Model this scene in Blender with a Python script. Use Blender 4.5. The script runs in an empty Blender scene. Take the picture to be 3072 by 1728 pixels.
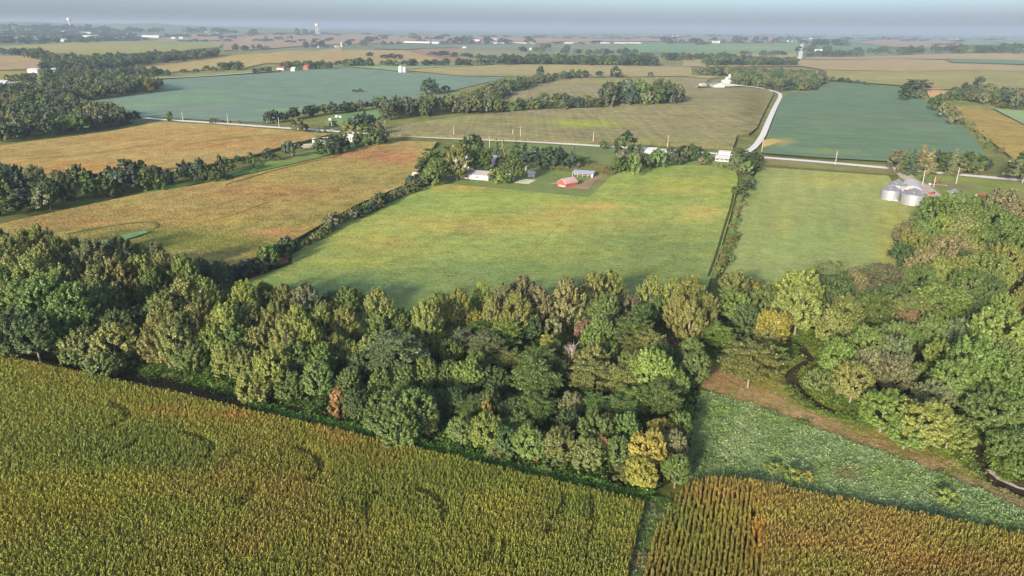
import bpy, bmesh, math, random
import numpy as np
from mathutils import Vector, Matrix
from mathutils.geometry import delaunay_2d_cdt

# ------------------------------------------------------------------ camera
SC = bpy.context.scene
COL = SC.collection
F_PX, W_PX, H_PX = 2100.0, 3072.0, 1728.0
CAM = np.array([0.0, 0.0, 85.0])
PITCH = math.atan(780.5 / F_PX)
ROLL = math.radians(0.5)
_f = np.array([0, math.cos(PITCH), -math.sin(PITCH)])
_r0 = np.array([1.0, 0, 0]); _u0 = np.array([0, math.sin(PITCH), math.cos(PITCH)])
CR = _r0 * math.cos(ROLL) + _u0 * math.sin(ROLL)
CU = -_r0 * math.sin(ROLL) + _u0 * math.cos(ROLL)
cam = bpy.data.cameras.new("camera"); cam_o = bpy.data.objects.new("camera", cam); COL.objects.link(cam_o)
cam.sensor_fit = 'HORIZONTAL'; cam.sensor_width = 36.0; cam.lens = 36.0 * F_PX / W_PX
cam.clip_start = 1.0; cam.clip_end = 90000.0
cam_o.matrix_world = Matrix([[CR[i], CU[i], -_f[i], CAM[i]] for i in range(3)] + [[0, 0, 0, 1]])
SC.camera = cam_o

# ------------------------------------------------------------------ world, sun, exposure
SUN_HEAD, SUN_EL = math.radians(28), math.radians(17)      # shadows run 28 degrees right of straight ahead
S = np.array([-math.sin(SUN_HEAD) * math.cos(SUN_EL), -math.cos(SUN_HEAD) * math.cos(SUN_EL), math.sin(SUN_EL)])
world = bpy.data.worlds.new("World"); SC.world = world; world.use_nodes = True
wn = world.node_tree
sky = wn.nodes.new('ShaderNodeTexSky'); sky.sky_type = 'NISHITA'; sky.sun_disc = False
sky.sun_elevation = SUN_EL; sky.sun_rotation = math.atan2(S[0], S[1])
sky.altitude = 100; sky.air_density = 0.6; sky.dust_density = 2.6; sky.ozone_density = 2.0
bg = wn.nodes['Background']; bg.inputs['Strength'].default_value = 0.15
wn.links.new(sky.outputs[0], bg.inputs['Color'])
sun = bpy.data.lights.new("sun", 'SUN'); sun.energy = 4.2; sun.angle = math.radians(5.0); sun.color = (1.0, 0.87, 0.68)
sun_o = bpy.data.objects.new("sun", sun); COL.objects.link(sun_o)
sun_o.rotation_euler = Vector(-S).to_track_quat('-Z', 'Y').to_euler()
SC.view_settings.view_transform = 'Standard'; SC.view_settings.look = 'None'
SC.view_settings.gamma = 1.0; SC.view_settings.use_curve_mapping = False
SC.view_settings.exposure = 1.04
SC.cycles.use_denoising = True
SC.cycles.max_bounces = 4; SC.cycles.diffuse_bounces = 2; SC.cycles.glossy_bounces = 2
SC.cycles.transmission_bounces = 3; SC.cycles.volume_bounces = 0
HAZE = 1.12e-4

rng = np.random.default_rng(7); random.seed(7)
U = np.array([math.sin(math.radians(20.3)), math.cos(math.radians(20.3))])     # the section lines: along the lane
V = np.array([U[1], -U[0]])                                                  # along the county road
YAW = -math.radians(20.3)

# ------------------------------------------------------------------ land form
def seg_dist(x, y, line):
    d = np.full(np.shape(x), 1e9)
    for a, b in zip(line[:-1], line[1:]):
        ax, ay = a; bx, by = b
        L2 = (bx - ax) ** 2 + (by - ay) ** 2 + 1e-9
        t = np.clip(((x - ax) * (bx - ax) + (y - ay) * (by - ay)) / L2, 0, 1)
        d = np.minimum(d, np.hypot(x - ax - t * (bx - ax), y - ay - t * (by - ay)))
    return d
def sstep(a, b, x):
    t = np.clip((x - a) / (b - a), 0, 1); return t * t * (3 - 2 * t)
CREEK, POOL_SHADE = [], []
def land(x, y):
    x = np.asarray(x, float); y = np.asarray(y, float)
    r = np.hypot(x, y)
    s = sstep(700, 2600, r)
    h = s * (5.0 * np.sin(x / 310 + 1.3) * np.sin(y / 420 + .4) + 4.0 * np.sin(x / 170 - y / 260 + 2) + 7.0 * np.sin(x / 900 + y / 700))
    h = h + sstep(350, 700, r) * 1.6 * np.sin(x / 95 + .5) * np.sin(y / 130)
    az = np.degrees(np.arctan2(x, np.maximum(y, 1)))
    h = h + sstep(4500, 9500, r) * sstep(0, -34, az) * (92 + 9 * np.sin(az * .9) + 6 * np.sin(az * 2.3 + r / 900))
    return h
def ground(x, y):
    h = land(x, y)
    if CREEK:
        d = seg_dist(np.asarray(x, float), np.asarray(y, float), CREEK)
        h = h - 1.5 * (1 - sstep(.9, 3.1, d))
        if POOL_SHADE: h = h - 1.5 * (1 - sstep(2.4, 5.0, seg_dist(np.asarray(x, float), np.asarray(y, float), POOL_SHADE))) * sstep(0, 1.5, d)
    return h
def rays(pts):
    p = np.asarray(pts, float)
    d = _f[None] + ((p[:, 0] - W_PX / 2) / F_PX)[:, None] * CR[None] - ((p[:, 1] - H_PX / 2) / F_PX)[:, None] * CU[None]
    return d
TT = np.concatenate([np.linspace(60, 1000, 300), np.geomspace(1003, 24000, 500)])
def hit(pts, z=0.0):
    """where the sight lines through these photo pixels meet the land (raised by z)"""
    out = []
    for d in rays(pts):
        X = d[0] * TT; Y = d[1] * TT; Z = CAM[2] + d[2] * TT - land(X, Y) - z
        k = np.nonzero(Z < 0)[0]
        if len(k) == 0:
            t = TT[-1]
        elif k[0] == 0:
            t = -(CAM[2] - z) / d[2]
        else:
            a, b = TT[k[0] - 1], TT[k[0]]
            for _ in range(24):
                m = .5 * (a + b)
                if CAM[2] + d[2] * m - land(d[0] * m, d[1] * m) - z < 0: b = m
                else: a = m
            t = b
        out.append((d[0] * t, d[1] * t))
    return np.array(out)
def proj(P):
    q = np.asarray(P, float) - CAM
    dz = q @ _f
    return np.stack([W_PX / 2 + F_PX * (q @ CR) / dz, H_PX / 2 - F_PX * (q @ CU) / dz, dz], -1)
K = 3072 / 2576
def D(*pts): return [(x * K, y * K) for x, y in pts]
def T(c, r, *pts): return [(1024 * c + x / 2.51563, 576 * r + y / 2.51563) for x, y in pts]
CREEK[:] = [tuple(p) for p in hit(D((60, 872), (180, 905), (300, 938), (350, 955), (430, 965), (490, 980), (560, 1002), (620, 1014), (700, 1005), (820, 985), (960, 985),
    (1100, 950), (1250, 930), (1400, 900), (1450, 850), (1560, 840), (1650, 860), (1760, 862), (1900, 850), (2010, 868), (2040, 905), (1992, 938), (1996, 966), (2040, 1005), (2075, 1026),
    (2147, 1046), (2230, 1065), (2330, 1075), (2420, 1095), (2457, 1120), (2462, 1158), (2496, 1198), (2530, 1219), (2580, 1236), (2680, 1260)))]

POOL_SHADE[:] = [tuple(p) for p in hit(D((300, 938), (350, 955), (430, 965), (490, 980), (560, 1002), (615, 1013)))]
# ------------------------------------------------------------------ colour helpers
def lin(c):
    c = np.asarray(c, float) / 255
    return np.where(c <= .04045, c / 12.92, ((c + .055) / 1.055) ** 2.4)
AIR = lin((165, 182, 200))
def P(c, d=0.0, k=.82):
    """surface colour for a colour seen in the photograph through d metres of hazy air"""
    a = 1 - math.exp(-HAZE * 0.8 * d)
    return np.clip((lin(c) - a * AIR) / (1 - a), .012, .8) * k

# ------------------------------------------------------------------ node helpers
class NT:
    def __init__(s, name):
        s.m = bpy.data.materials.new(name); s.m.use_nodes = True
        s.t = s.m.node_tree; s.t.nodes.clear()
        s.out = s.n('ShaderNodeOutputMaterial')
    def n(s, typ, **kw):
        o = s.t.nodes.new(typ)
        for k, v in kw.items(): setattr(o, k, v)
        return o
    def l(s, a, b): s.t.links.new(a, b)
    def math(s, op, a, b=None, c=None):
        o = s.n('ShaderNodeMath', operation=op)
        for i, v in enumerate((a, b, c)):
            if v is None: continue
            if hasattr(v, 'is_linked'): s.l(v, o.inputs[i])
            else: o.inputs[i].default_value = v
        return o.outputs[0]
    def noise(s, vec, scale, detail=3, rough=.55):
        o = s.n('ShaderNodeTexNoise'); o.inputs['Scale'].default_value = scale; o.inputs['Detail'].default_value = detail
        o.inputs['Roughness'].default_value = rough; s.l(vec, o.inputs['Vector']); return o.outputs['Fac']
    def pos(s): return s.n('ShaderNodeNewGeometry').outputs['Position']
    def objpos(s): return s.n('ShaderNodeTexCoord').outputs['Object']
    def maprange(s, v, a, b, c, d):
        o = s.n('ShaderNodeMapRange'); s.l(v, o.inputs[0])
        for i, x in enumerate((a, b, c, d)): o.inputs[i + 1].default_value = x
        return o.outputs[0]
    def scale(s, col, fac):
        o = s.n('ShaderNodeVectorMath', operation='SCALE'); s.l(col, o.inputs[0])
        if hasattr(fac, 'is_linked'): s.l(fac, o.inputs['Scale'])
        else: o.inputs['Scale'].default_value = fac
        return o.outputs[0]
    def mixc(s, fac, a, b, mode='MIX'):
        o = s.n('ShaderNodeMix', data_type='RGBA', blend_type=mode)
        for v, i in ((fac, 0), (a, 6), (b, 7)):
            if hasattr(v, 'is_linked'): s.l(v, o.inputs[i])
            elif i == 0: o.inputs[0].default_value = v
            else: o.inputs[i].default_value = (*v[:3], 1)
        return o.outputs[2]
    def bsdf(s, col, rough=.9, spec=.1, metal=0., normal=None):
        b = s.n('ShaderNodeBsdfPrincipled')
        if hasattr(col, 'is_linked'): s.l(col, b.inputs['Base Color'])
        else: b.inputs['Base Color'].default_value = (*col[:3], 1)
        b.inputs['Roughness'].default_value = rough; b.inputs['Specular IOR Level'].default_value = spec; b.inputs['Metallic'].default_value = metal
        if normal is not None: s.l(normal, b.inputs['Normal'])
        s.l(b.outputs[0], s.out.inputs['Surface']); return b
    def bump(s, h, strength, dist):
        o = s.n('ShaderNodeBump'); o.inputs['Strength'].default_value = strength; o.inputs['Distance'].default_value = dist
        s.l(h, o.inputs['Height']); return o.outputs[0]

def crop_material(name, grain=1.0, amp=.35, row=0.0, row_amp=.0, heading=20.3, bump=.0, streak=0.0, patch=.18, wave=0.0, mottle=0.0, streak2=0.0):
    """crop or grass canopy: the vertex colour 'tint' times plant-to-plant variation, with rows and relief"""
    m = NT(name); p = m.pos()
    at = m.n('ShaderNodeAttribute', attribute_name='tint').outputs['Color']
    rot = m.n('ShaderNodeMapping'); rot.inputs['Rotation'].default_value = (0, 0, math.radians(heading)); m.l(p, rot.inputs['Vector'])
    rv = rot.outputs[0]
    fine = m.noise(p, 1.0 / grain, 2, .7)
    big = m.noise(p, 1 / 38.0, 4, .6)
    med = m.noise(p, 1 / (grain * 6.0), 3, .6)
    fac = m.math('ADD', m.maprange(fine, .25, .75, -amp, amp), m.maprange(big, .3, .7, -patch, patch))
    fac = m.math('ADD', fac, m.maprange(med, .3, .7, -amp * .5, amp * .5))
    height = fine
    if row:
        sx = m.n('ShaderNodeSeparateXYZ'); m.l(rv, sx.inputs[0])
        w = m.math('SINE', m.math('MULTIPLY', sx.outputs[0], 2 * math.pi / row))
        fac = m.math('ADD', fac, m.math('MULTIPLY', w, row_amp)); height = m.math('ADD', fine, m.math('MULTIPLY', w, .35))
    if streak:
        st = m.n('ShaderNodeMapping'); st.inputs['Scale'].default_value = (1 / 7.0, 1 / 90.0, 1); m.l(rv, st.inputs['Vector'])
        fac = m.math('ADD', fac, m.maprange(m.noise(st.outputs[0], 1, 3, .6), .3, .7, -streak, streak))
    if streak2:
        st = m.n('ShaderNodeMapping'); st.inputs['Rotation'].default_value = (0, 0, math.radians(20.3)); st.inputs['Scale'].default_value = (1 / 3.2, 1 / 160.0, 1); m.l(p, st.inputs['Vector'])
        fac = m.math('ADD', fac, m.maprange(m.noise(st.outputs[0], 1, 2, .6), .3, .7, -streak2, streak2))
    if wave:
        st = m.n('ShaderNodeMapping'); st.inputs['Rotation'].default_value = (0, 0, math.radians(-12)); st.inputs['Scale'].default_value = (1 / 6.0, 1 / 1.6, 1); m.l(p, st.inputs['Vector'])
        wv = m.noise(st.outputs[0], 1, 3, .65)
        fac = m.math('ADD', fac, m.maprange(wv, .3, .7, -wave * .5, wave * .5)); height = m.math('ADD', height, m.math('MULTIPLY', wv, 1.6 * wave / .2))
    col = m.scale(at, m.math('ADD', fac, 1.0))
    if mottle:
        st = m.n('ShaderNodeMapping'); st.inputs['Rotation'].default_value = (0, 0, math.radians(-25)); st.inputs['Scale'].default_value = (1 / 30.0, 1 / 13.0, 1); m.l(p, st.inputs['Vector'])
        mo = m.maprange(m.noise(st.outputs[0], 1, 8, .78), .44, .68, 0, mottle * 1.2)
        col = m.mixc(mo, col, m.mixc(1.0, col, (1.22, 1.07, .85), 'MULTIPLY'))
        mo = m.maprange(m.noise(st.outputs[0], .7, 5, .7), .36, .50, mottle * .7, 0)
        col = m.mixc(mo, col, m.mixc(1.0, col, (.66, .84, .78), 'MULTIPLY'))
    hue = m.maprange(m.noise(p, 1 / 9.0, 3, .6), .35, .65, 0, 1)
    col = m.mixc(m.math('MULTIPLY', hue, .16), col, m.mixc(1.0, col, (1.22, .98, .6), 'MULTIPLY'))
    m.bsdf(col, .95, .05, normal=m.bump(height, 1.0, bump) if bump else None)
    return m.m
def noise_material(name, c1, c2, scale=1.0, rough=.9, spec=.1, bump=0.0, metal=0.0, stretch=(1, 1, 1), world=False, detail=4):
    m = NT(name); p = m.pos() if world else m.objpos()
    mp = m.n('ShaderNodeMapping'); mp.inputs['Scale'].default_value = stretch; m.l(p, mp.inputs['Vector'])
    f = m.noise(mp.outputs[0], scale, detail, .6)
    col = m.mixc(m.maprange(f, .3, .7, 0, 1), c1, c2)
    m.bsdf(col, rough, spec, metal, m.bump(f, .6, bump) if bump else None)
    return m.m
def leaf_material(name, source, sat=.17):
    """leaves: the plant's own colour, varied leaf by leaf, with light coming through"""
    m = NT(name)
    if source == 'object': base = m.n('ShaderNodeObjectInfo').outputs['Color']
    else: base = m.n('ShaderNodeAttribute', attribute_name='tint', attribute_type='INSTANCER').outputs['Color']
    var = m.n('ShaderNodeAttribute', attribute_name='var').outputs['Fac']
    col = m.scale(base, m.maprange(var, 0, 1, 1 - sat, 1 + sat))
    col = m.mixc(m.math('MULTIPLY', var, .35), col, m.mixc(1.0, col, (1.12, 1.03, .72), 'MULTIPLY'))
    d = m.n('ShaderNodeBsdfDiffuse'); m.l(col, d.inputs['Color'])
    t = m.n('ShaderNodeBsdfTranslucent'); m.l(m.mixc(1.0, col, (1.1, 1.15, .55), 'MULTIPLY'), t.inputs['Color'])
    g = m.n('ShaderNodeBsdfGlossy'); g.inputs['Roughness'].default_value = .5; g.inputs['Color'].default_value = (1, 1, 1, 1)
    x = m.n('ShaderNodeMixShader'); x.inputs[0].default_value = .3; m.l(d.outputs[0], x.inputs[1]); m.l(t.outputs[0], x.inputs[2])
    y = m.n('ShaderNodeMixShader'); y.inputs[0].default_value = .025; m.l(x.outputs[0], y.inputs[1]); m.l(g.outputs[0], y.inputs[2])
    m.l(y.outputs[0], m.out.inputs['Surface'])
    return m.m

# ------------------------------------------------------------------ object helpers
def tag(o, label=None, cat=None, group=None, kind=None):
    if label: o['label'] = label
    if cat: o['category'] = cat
    if group: o['group'] = group
    if kind: o['kind'] = kind
    return o
def mesh_np(name, V3, faces, mats=(), attrs=None, smooth=False):
    me = bpy.data.meshes.new(name)
    V3 = np.asarray(V3, np.float32)
    if isinstance(faces, np.ndarray):
        n, k = faces.shape
        me.vertices.add(len(V3)); me.vertices.foreach_set('co', V3.ravel())
        me.loops.add(n * k); me.loops.foreach_set('vertex_index', faces.astype(np.int32).ravel())
        me.polygons.add(n); me.polygons.foreach_set('loop_start', np.arange(0, n * k, k, dtype=np.int32))
        me.update(calc_edges=True)
    else:
        me.from_pydata([tuple(v) for v in V3.tolist()], [], faces)
    for m in mats: me.materials.append(m)
    for an, (typ, arr) in (attrs or {}).items():
        a = me.attributes.new(an, typ, 'POINT'); arr = np.asarray(arr, np.float32 if typ != 'INT' else np.int32)
        a.data.foreach_set({'FLOAT': 'value', 'INT': 'value', 'FLOAT_COLOR': 'color', 'FLOAT_VECTOR': 'vector'}[typ], arr.ravel())
    if smooth: me.polygons.foreach_set('use_smooth', np.ones(len(me.polygons), bool))
    return me
def link(name, me, parent=None, loc=None, rot=None):
    o = bpy.data.objects.new(name, me); COL.objects.link(o)
    if parent: o.parent = parent
    if loc is not None: o.location = loc
    if rot is not None: o.rotation_euler = rot
    return o
def empty(name, loc, rz, label, cat, group=None):
    o = bpy.data.objects.new(name, None); COL.objects.link(o); o.location = loc; o.rotation_euler = (0, 0, rz); o.empty_display_size = .5
    return tag(o, label, cat, group)
class MB:
    def __init__(s): s.v, s.f = [], []
    def add(s, vs, fs):
        b = len(s.v); s.v += [tuple(map(float, v)) for v in vs]; s.f += [tuple(b + i for i in f) for f in fs]; return s
    def box(s, x0, x1, y0, y1, z0, z1):
        return s.add([(x0, y0, z0), (x1, y0, z0), (x1, y1, z0), (x0, y1, z0), (x0, y0, z1), (x1, y0, z1), (x1, y1, z1), (x0, y1, z1)],
                     [(0, 3, 2, 1), (4, 5, 6, 7), (0, 1, 5, 4), (1, 2, 6, 5), (2, 3, 7, 6), (3, 0, 4, 7)])
    def prism(s, prof, x0, x1):
        n = len(prof)
        return s.add([(x0, y, z) for y, z in prof] + [(x1, y, z) for y, z in prof],
                     [tuple(range(n)), tuple(range(2 * n - 1, n - 1, -1))] + [((i + 1) % n, i, n + i, n + (i + 1) % n) for i in range(n)])
    def tube(s, pts, rad, seg=6, cap=True):
        pts = [Vector(p) for p in pts]; rings = []
        for i, p in enumerate(pts):
            t = (pts[min(i + 1, len(pts) - 1)] - pts[max(i - 1, 0)]).normalized()
            a = t.cross(Vector((0, 0, 1)) if abs(t.z) < .9 else Vector((1, 0, 0))).normalized(); b = t.cross(a)
            rings.append([p + (a * math.cos(2 * math.pi * k / seg) + b * math.sin(2 * math.pi * k / seg)) * rad[i] for k in range(seg)])
        vs = [v for r in rings for v in r]; fs = []
        for i in range(len(pts) - 1):
            for k in range(seg):
                fs.append((i * seg + k, i * seg + (k + 1) % seg, (i + 1) * seg + (k + 1) % seg, (i + 1) * seg + k))
        if cap: fs += [tuple(range(seg - 1, -1, -1)), tuple(range((len(pts) - 1) * seg, len(pts) * seg))]
        return s.add(vs, fs)
    def lathe(s, prof, seg=28, c=(0, 0)):
        vs = [(c[0] + r * math.cos(2 * math.pi * k / seg), c[1] + r * math.sin(2 * math.pi * k / seg), z) for r, z in prof for k in range(seg)]
        fs = [(i * seg + k, i * seg + (k + 1) % seg, (i + 1) * seg + (k + 1) % seg, (i + 1) * seg + k) for i in range(len(prof) - 1) for k in range(seg)]
        return s.add(vs, fs)
    def mesh(s, name, mat, smooth=False):
        me = bpy.data.meshes.new(name); me.from_pydata(s.v, [], s.f); me.materials.append(mat)
        if smooth: me.polygons.foreach_set('use_smooth', np.ones(len(me.polygons), bool))
        return me
    def obj(s, name, mat, parent=None, smooth=False): return link(name, s.mesh(name, mat, smooth), parent)

def inside(poly, x, y):
    c = np.zeros(np.shape(x), bool); n = len(poly)
    for i in range(n):
        x1, y1 = poly[i]; x2, y2 = poly[i - 1]
        k = ((y1 > y) != (y2 > y)) & (x < (x2 - x1) * (y - y1) / (y2 - y1 + 1e-12) + x1)
        c ^= k
    return c
shaded_stalks = noise_material('shaded_corn_stalks', (.05, .055, .025), (.16, .15, .065), .8, .95, .05, stretch=(3, 3, .15), world=True)  # brownish green stalks, darkened for the shade in the gaps between them
def spots_colour(base, spots, XY, Z):
    """crop colour at ground points: base colour plus traced patches of crop, and of tree shade on the beans (photo x, y, radii, colour, weight)"""
    col = np.repeat(np.asarray(base, float)[None], len(XY), 0)
    if spots:
        q = proj(np.column_stack([XY, Z]))
        for sx, sy, rx, ry, c, w in spots:
            g = w * np.exp(-(((q[:, 0] - sx * K) / (rx * K)) ** 2 + ((q[:, 1] - sy * K) / (ry * K)) ** 2))
            col = col * (1 - g[:, None]) + np.asarray(c)[None] * g[:, None]
    return col
def drape(name, pts, mat, base, spots=(), h=0.05, spacing=None, skirt=False, layer=0, label=None, cat=None, xy=False, kind='structure', jag=0.0, zfun=None):
    poly = np.asarray(pts, float) if xy else hit(pts, h if h > .5 else 0.0)
    dist = float(np.median(np.hypot(poly[:, 0], poly[:, 1])))
    ext = max(np.ptp(poly[:, 0]), np.ptp(poly[:, 1]))
    sp = spacing or max(9.0, ext / 34)
    b = []
    for i in range(len(poly)):
        p, q = poly[i], poly[(i + 1) % len(poly)]
        n = max(1, int(np.hypot(*(q - p)) / sp)); n = min(n, 60)
        for k in range(n):
            r = p + (q - p) * k / n
            if jag and k: r = r + rng.normal(0, jag, 2)
            b.append(r)
    b = np.array(b)
    x0, y0 = b.min(0); x1, y1 = b.max(0)
    gx, gy = np.meshgrid(np.arange(x0 + sp * .37, x1, sp), np.arange(y0 + sp * .41, y1, sp))
    gx, gy = gx.ravel() + rng.uniform(-.2, .2, gx.size) * sp, gy.ravel() + rng.uniform(-.2, .2, gx.size) * sp
    k = inside(b, gx, gy)
    gx, gy = gx[k], gy[k]
    c = b.mean(0)
    vs = [Vector(v) for v in np.vstack([b, np.column_stack([gx, gy])]) - c]
    vo, eo, fo, _, _, _ = delaunay_2d_cdt(vs, [], [list(range(len(b)))], 1, 1e-4)
    XY = np.array([(v.x, v.y) for v in vo]) + c
    off = h + layer * (.012 + dist * 2.0e-4) + max(0, dist - 300) * 6e-4
    zf = zfun or land
    Z = zf(XY[:, 0], XY[:, 1]) + off
    col = spots_colour(base, spots, XY, Z)
    faces = [tuple(f) for f in fo]
    V3 = np.column_stack([XY, Z])
    if skirt:
        zb = zf(b[:, 0], b[:, 1]); n = len(V3); m = len(b)
        V3 = np.vstack([V3, np.column_stack([b, zb + off - .003]), np.column_stack([b, zb - .4])])
        cb = spots_colour(base, spots, b, zb); col = np.vstack([col, cb, cb])
        nf = len(faces); faces += [(n + i, n + (i + 1) % m, n + m + (i + 1) % m, n + m + i) for i in range(m)]
    me = mesh_np(name, V3, faces, [mat] + ([shaded_stalks] if skirt and h > 1 else []), {'tint': ('FLOAT_COLOR', np.column_stack([col, np.ones(len(V3))]))})
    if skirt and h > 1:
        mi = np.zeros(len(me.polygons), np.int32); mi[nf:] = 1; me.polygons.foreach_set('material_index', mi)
    o = link(name, me); tag(o, label, cat, kind=kind)
    return o, b
def ribbon(name, pts, width, mat, off=.06, label=None, cat=None, xy=False, step=14.0, kind='structure', wfun=None, zfun=None):
    """a road, lane or track laid on the land along a centre line"""
    c = np.asarray(pts, float) if xy else hit(pts)
    # smooth resample
    d = np.r_[0, np.cumsum(np.hypot(*np.diff(c, axis=0).T))]
    n = max(2, int(d[-1] / step)); s = np.linspace(0, d[-1], n + 1)
    c = np.column_stack([np.interp(s, d, c[:, 0]), np.interp(s, d, c[:, 1])])
    for _ in range(2):
        c[1:-1] = (c[:-2] + 2 * c[1:-1] + c[2:]) / 4
    t = np.gradient(c, axis=0); t /= np.hypot(t[:, 0], t[:, 1])[:, None] + 1e-9
    nrm = np.column_stack([-t[:, 1], t[:, 0]])
    w = np.full(len(c), width) if wfun is None else np.interp(s / d[-1], wfun[0], wfun[1])
    rows = [c + nrm * (w * k)[:, None] for k in (-.5, -.25, 0, .25, .5)]
    V3, crown = [], (0, .05, .08, .05, 0)
    for i, r in enumerate(rows):
        dist = np.hypot(r[:, 0], r[:, 1])
        z = (zfun or land)(r[:, 0], r[:, 1]) + off + crown[i] + np.maximum(0, dist - 300) * 9e-4
        V3.append(np.column_stack([r, z]))
    m = len(c); V3 = np.vstack(V3)
    f = np.array([(i * m + k, i * m + k + 1, (i + 1) * m + k + 1, (i + 1) * m + k) for i in range(4) for k in range(m - 1)])[:, ::-1]
    o = link(name, mesh_np(name, V3, f, [mat])); tag(o, label, cat, kind=kind)
    return o
def gn_scatter(name, pts, rot, scl, idx, tint, protos, label, cat=None):
    """one object holding a mass of small plants, set on points with geometry nodes"""
    n = len(pts)
    me = mesh_np(name, pts, [], (), {'rot': ('FLOAT_VECTOR', rot), 'scl': ('FLOAT_VECTOR', scl), 'idx': ('INT', idx),
                 'tint': ('FLOAT_COLOR', np.column_stack([tint, np.ones(n)]))})
    o = link(name, me); tag(o, label, cat, kind='stuff')
    g = bpy.data.node_groups.new(name, 'GeometryNodeTree')
    g.interface.new_socket('Geometry', in_out='INPUT', socket_type='NodeSocketGeometry')
    g.interface.new_socket('Geometry', in_out='OUTPUT', socket_type='NodeSocketGeometry')
    gi, go = g.nodes.new('NodeGroupInput'), g.nodes.new('NodeGroupOutput')
    gj = g.nodes.new('GeometryNodeJoinGeometry')
    for p in reversed(protos):
        oi = g.nodes.new('GeometryNodeObjectInfo'); oi.transform_space = 'ORIGINAL'; oi.inputs['Object'].default_value = p; oi.inputs['As Instance'].default_value = False
        gt = g.nodes.new('GeometryNodeGeometryToInstance'); g.links.new(oi.outputs['Geometry'], gt.inputs[0]); g.links.new(gt.outputs[0], gj.inputs[0])
    ip = g.nodes.new('GeometryNodeInstanceOnPoints'); ip.inputs['Pick Instance'].default_value = True
    g.links.new(gi.outputs[0], ip.inputs['Points']); g.links.new(gj.outputs[0], ip.inputs['Instance'])
    for an, typ, sock in (('idx', 'INT', 'Instance Index'), ('rot', 'FLOAT_VECTOR', 'Rotation'), ('scl', 'FLOAT_VECTOR', 'Scale')):
        na = g.nodes.new('GeometryNodeInputNamedAttribute'); na.data_type = typ; na.inputs['Name'].default_value = an
        src = [q for q in na.outputs if q.enabled and q.name == 'Attribute'][0]
        g.links.new(src, ip.inputs[sock])
    g.links.new(ip.outputs[0], go.inputs[0])
    md = o.modifiers.new('scatter', 'NODES'); md.node_group = g
    return o
def proto(name, me): return bpy.data.objects.new(name, me)
# ------------------------------------------------------------------ the land itself: one sheet out to the horizon
def build_ground():
    gx = np.arange(-300, 301, 1.7); gy = np.arange(52, 401, 1.7)
    X, Y = np.meshgrid(gx, gy); n, m = X.shape
    Z = ground(X, Y) - .08
    V1 = np.column_stack([X.ravel(), Y.ravel(), Z.ravel()])
    i = np.arange(n - 1)[:, None] * m + np.arange(m - 1)[None]
    F1 = np.stack([i, i + 1, i + m + 1, i + m], -1).reshape(-1, 4)
    R = np.concatenate([np.linspace(3, 400, 42), np.geomspace(412, 25500, 118)])
    A = np.radians(np.concatenate([np.arange(-70, 70, .75), np.arange(70, 290, 5.0)]))
    RR, AA = np.meshgrid(R, A); X = RR * np.sin(AA); Y = RR * np.cos(AA)
    Z = land(X, Y)
    inb = (X > -291) & (X < 291) & (Y > 61) & (Y < 391)
    Z = np.where(inb, Z - 5.0, Z)
    n, m = X.shape; V2 = np.column_stack([X.ravel(), Y.ravel(), Z.ravel()])
    i = np.arange(n)[:, None] * m + np.arange(m - 1)[None]; j = (np.arange(n)[:, None] + 1) % n * m + np.arange(m - 1)[None]
    F2 = np.stack([i, i + 1, j + 1, j], -1).reshape(-1, 4)[:, ::-1] + len(V1)
    V3 = np.vstack([V1, V2])
    r = np.hypot(V3[:, 0], V3[:, 1])
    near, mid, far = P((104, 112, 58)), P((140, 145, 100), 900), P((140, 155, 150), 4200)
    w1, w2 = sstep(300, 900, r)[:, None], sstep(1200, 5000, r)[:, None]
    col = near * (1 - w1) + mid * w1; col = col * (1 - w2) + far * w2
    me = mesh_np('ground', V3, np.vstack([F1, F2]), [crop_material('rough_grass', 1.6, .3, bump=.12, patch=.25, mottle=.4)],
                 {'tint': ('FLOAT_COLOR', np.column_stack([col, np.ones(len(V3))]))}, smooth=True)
    tag(link('ground', me), 'rough green grass land reaching out to the horizon', 'ground', kind='structure')
build_ground()

M = {}
M['bean'] = crop_material('soybean_canopy', 1.1, .34, bump=.28, streak=.05, patch=.10, wave=.11, mottle=.85)
M['bean_r'] = crop_material('soybean_canopy_smooth', 1.1, .24, bump=.2, streak=.09, patch=.07, wave=.14, mottle=.25)
M['bean_far'] = crop_material('soybean_far', 2.2, .10, bump=.12, streak=.09, patch=.10, heading=110, streak2=.05, mottle=.22)
M['corn_mid'] = crop_material('corn_canopy', 1.2, .46, bump=.7, streak=.10, patch=.12, mottle=.35)
M['corn_mid_x'] = crop_material('corn_canopy_cross', 1.3, .36, bump=.6, streak=.12, patch=.14, heading=108, streak2=.14, mottle=.3)
M['corn_far'] = crop_material('corn_far', 3.5, .14, bump=.25, streak=.1, patch=.12, heading=110)
M['grass'] = crop_material('mown_grass', 1.0, .2, bump=.1, patch=.2, wave=.14)
M['soil'] = crop_material('dark_soil', .7, .3, bump=.1, patch=.3)
M['gravel'] = noise_material('gravel', P((234, 226, 212)), P((250, 242, 230)), .35, .95, .1, .02, world=True)
M['dirt'] = noise_material('dry_dirt', P((188, 168, 150)), P((212, 196, 180)), .25, .95, .05, .05, world=True)
def water_material():
    m = NT('creek_water'); p = m.pos()
    m.bsdf((.05, .036, .024), .18, .4, normal=m.bump(m.noise(p, .9, 3), .15, .05)); return m.m
M['water'] = water_material()

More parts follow.
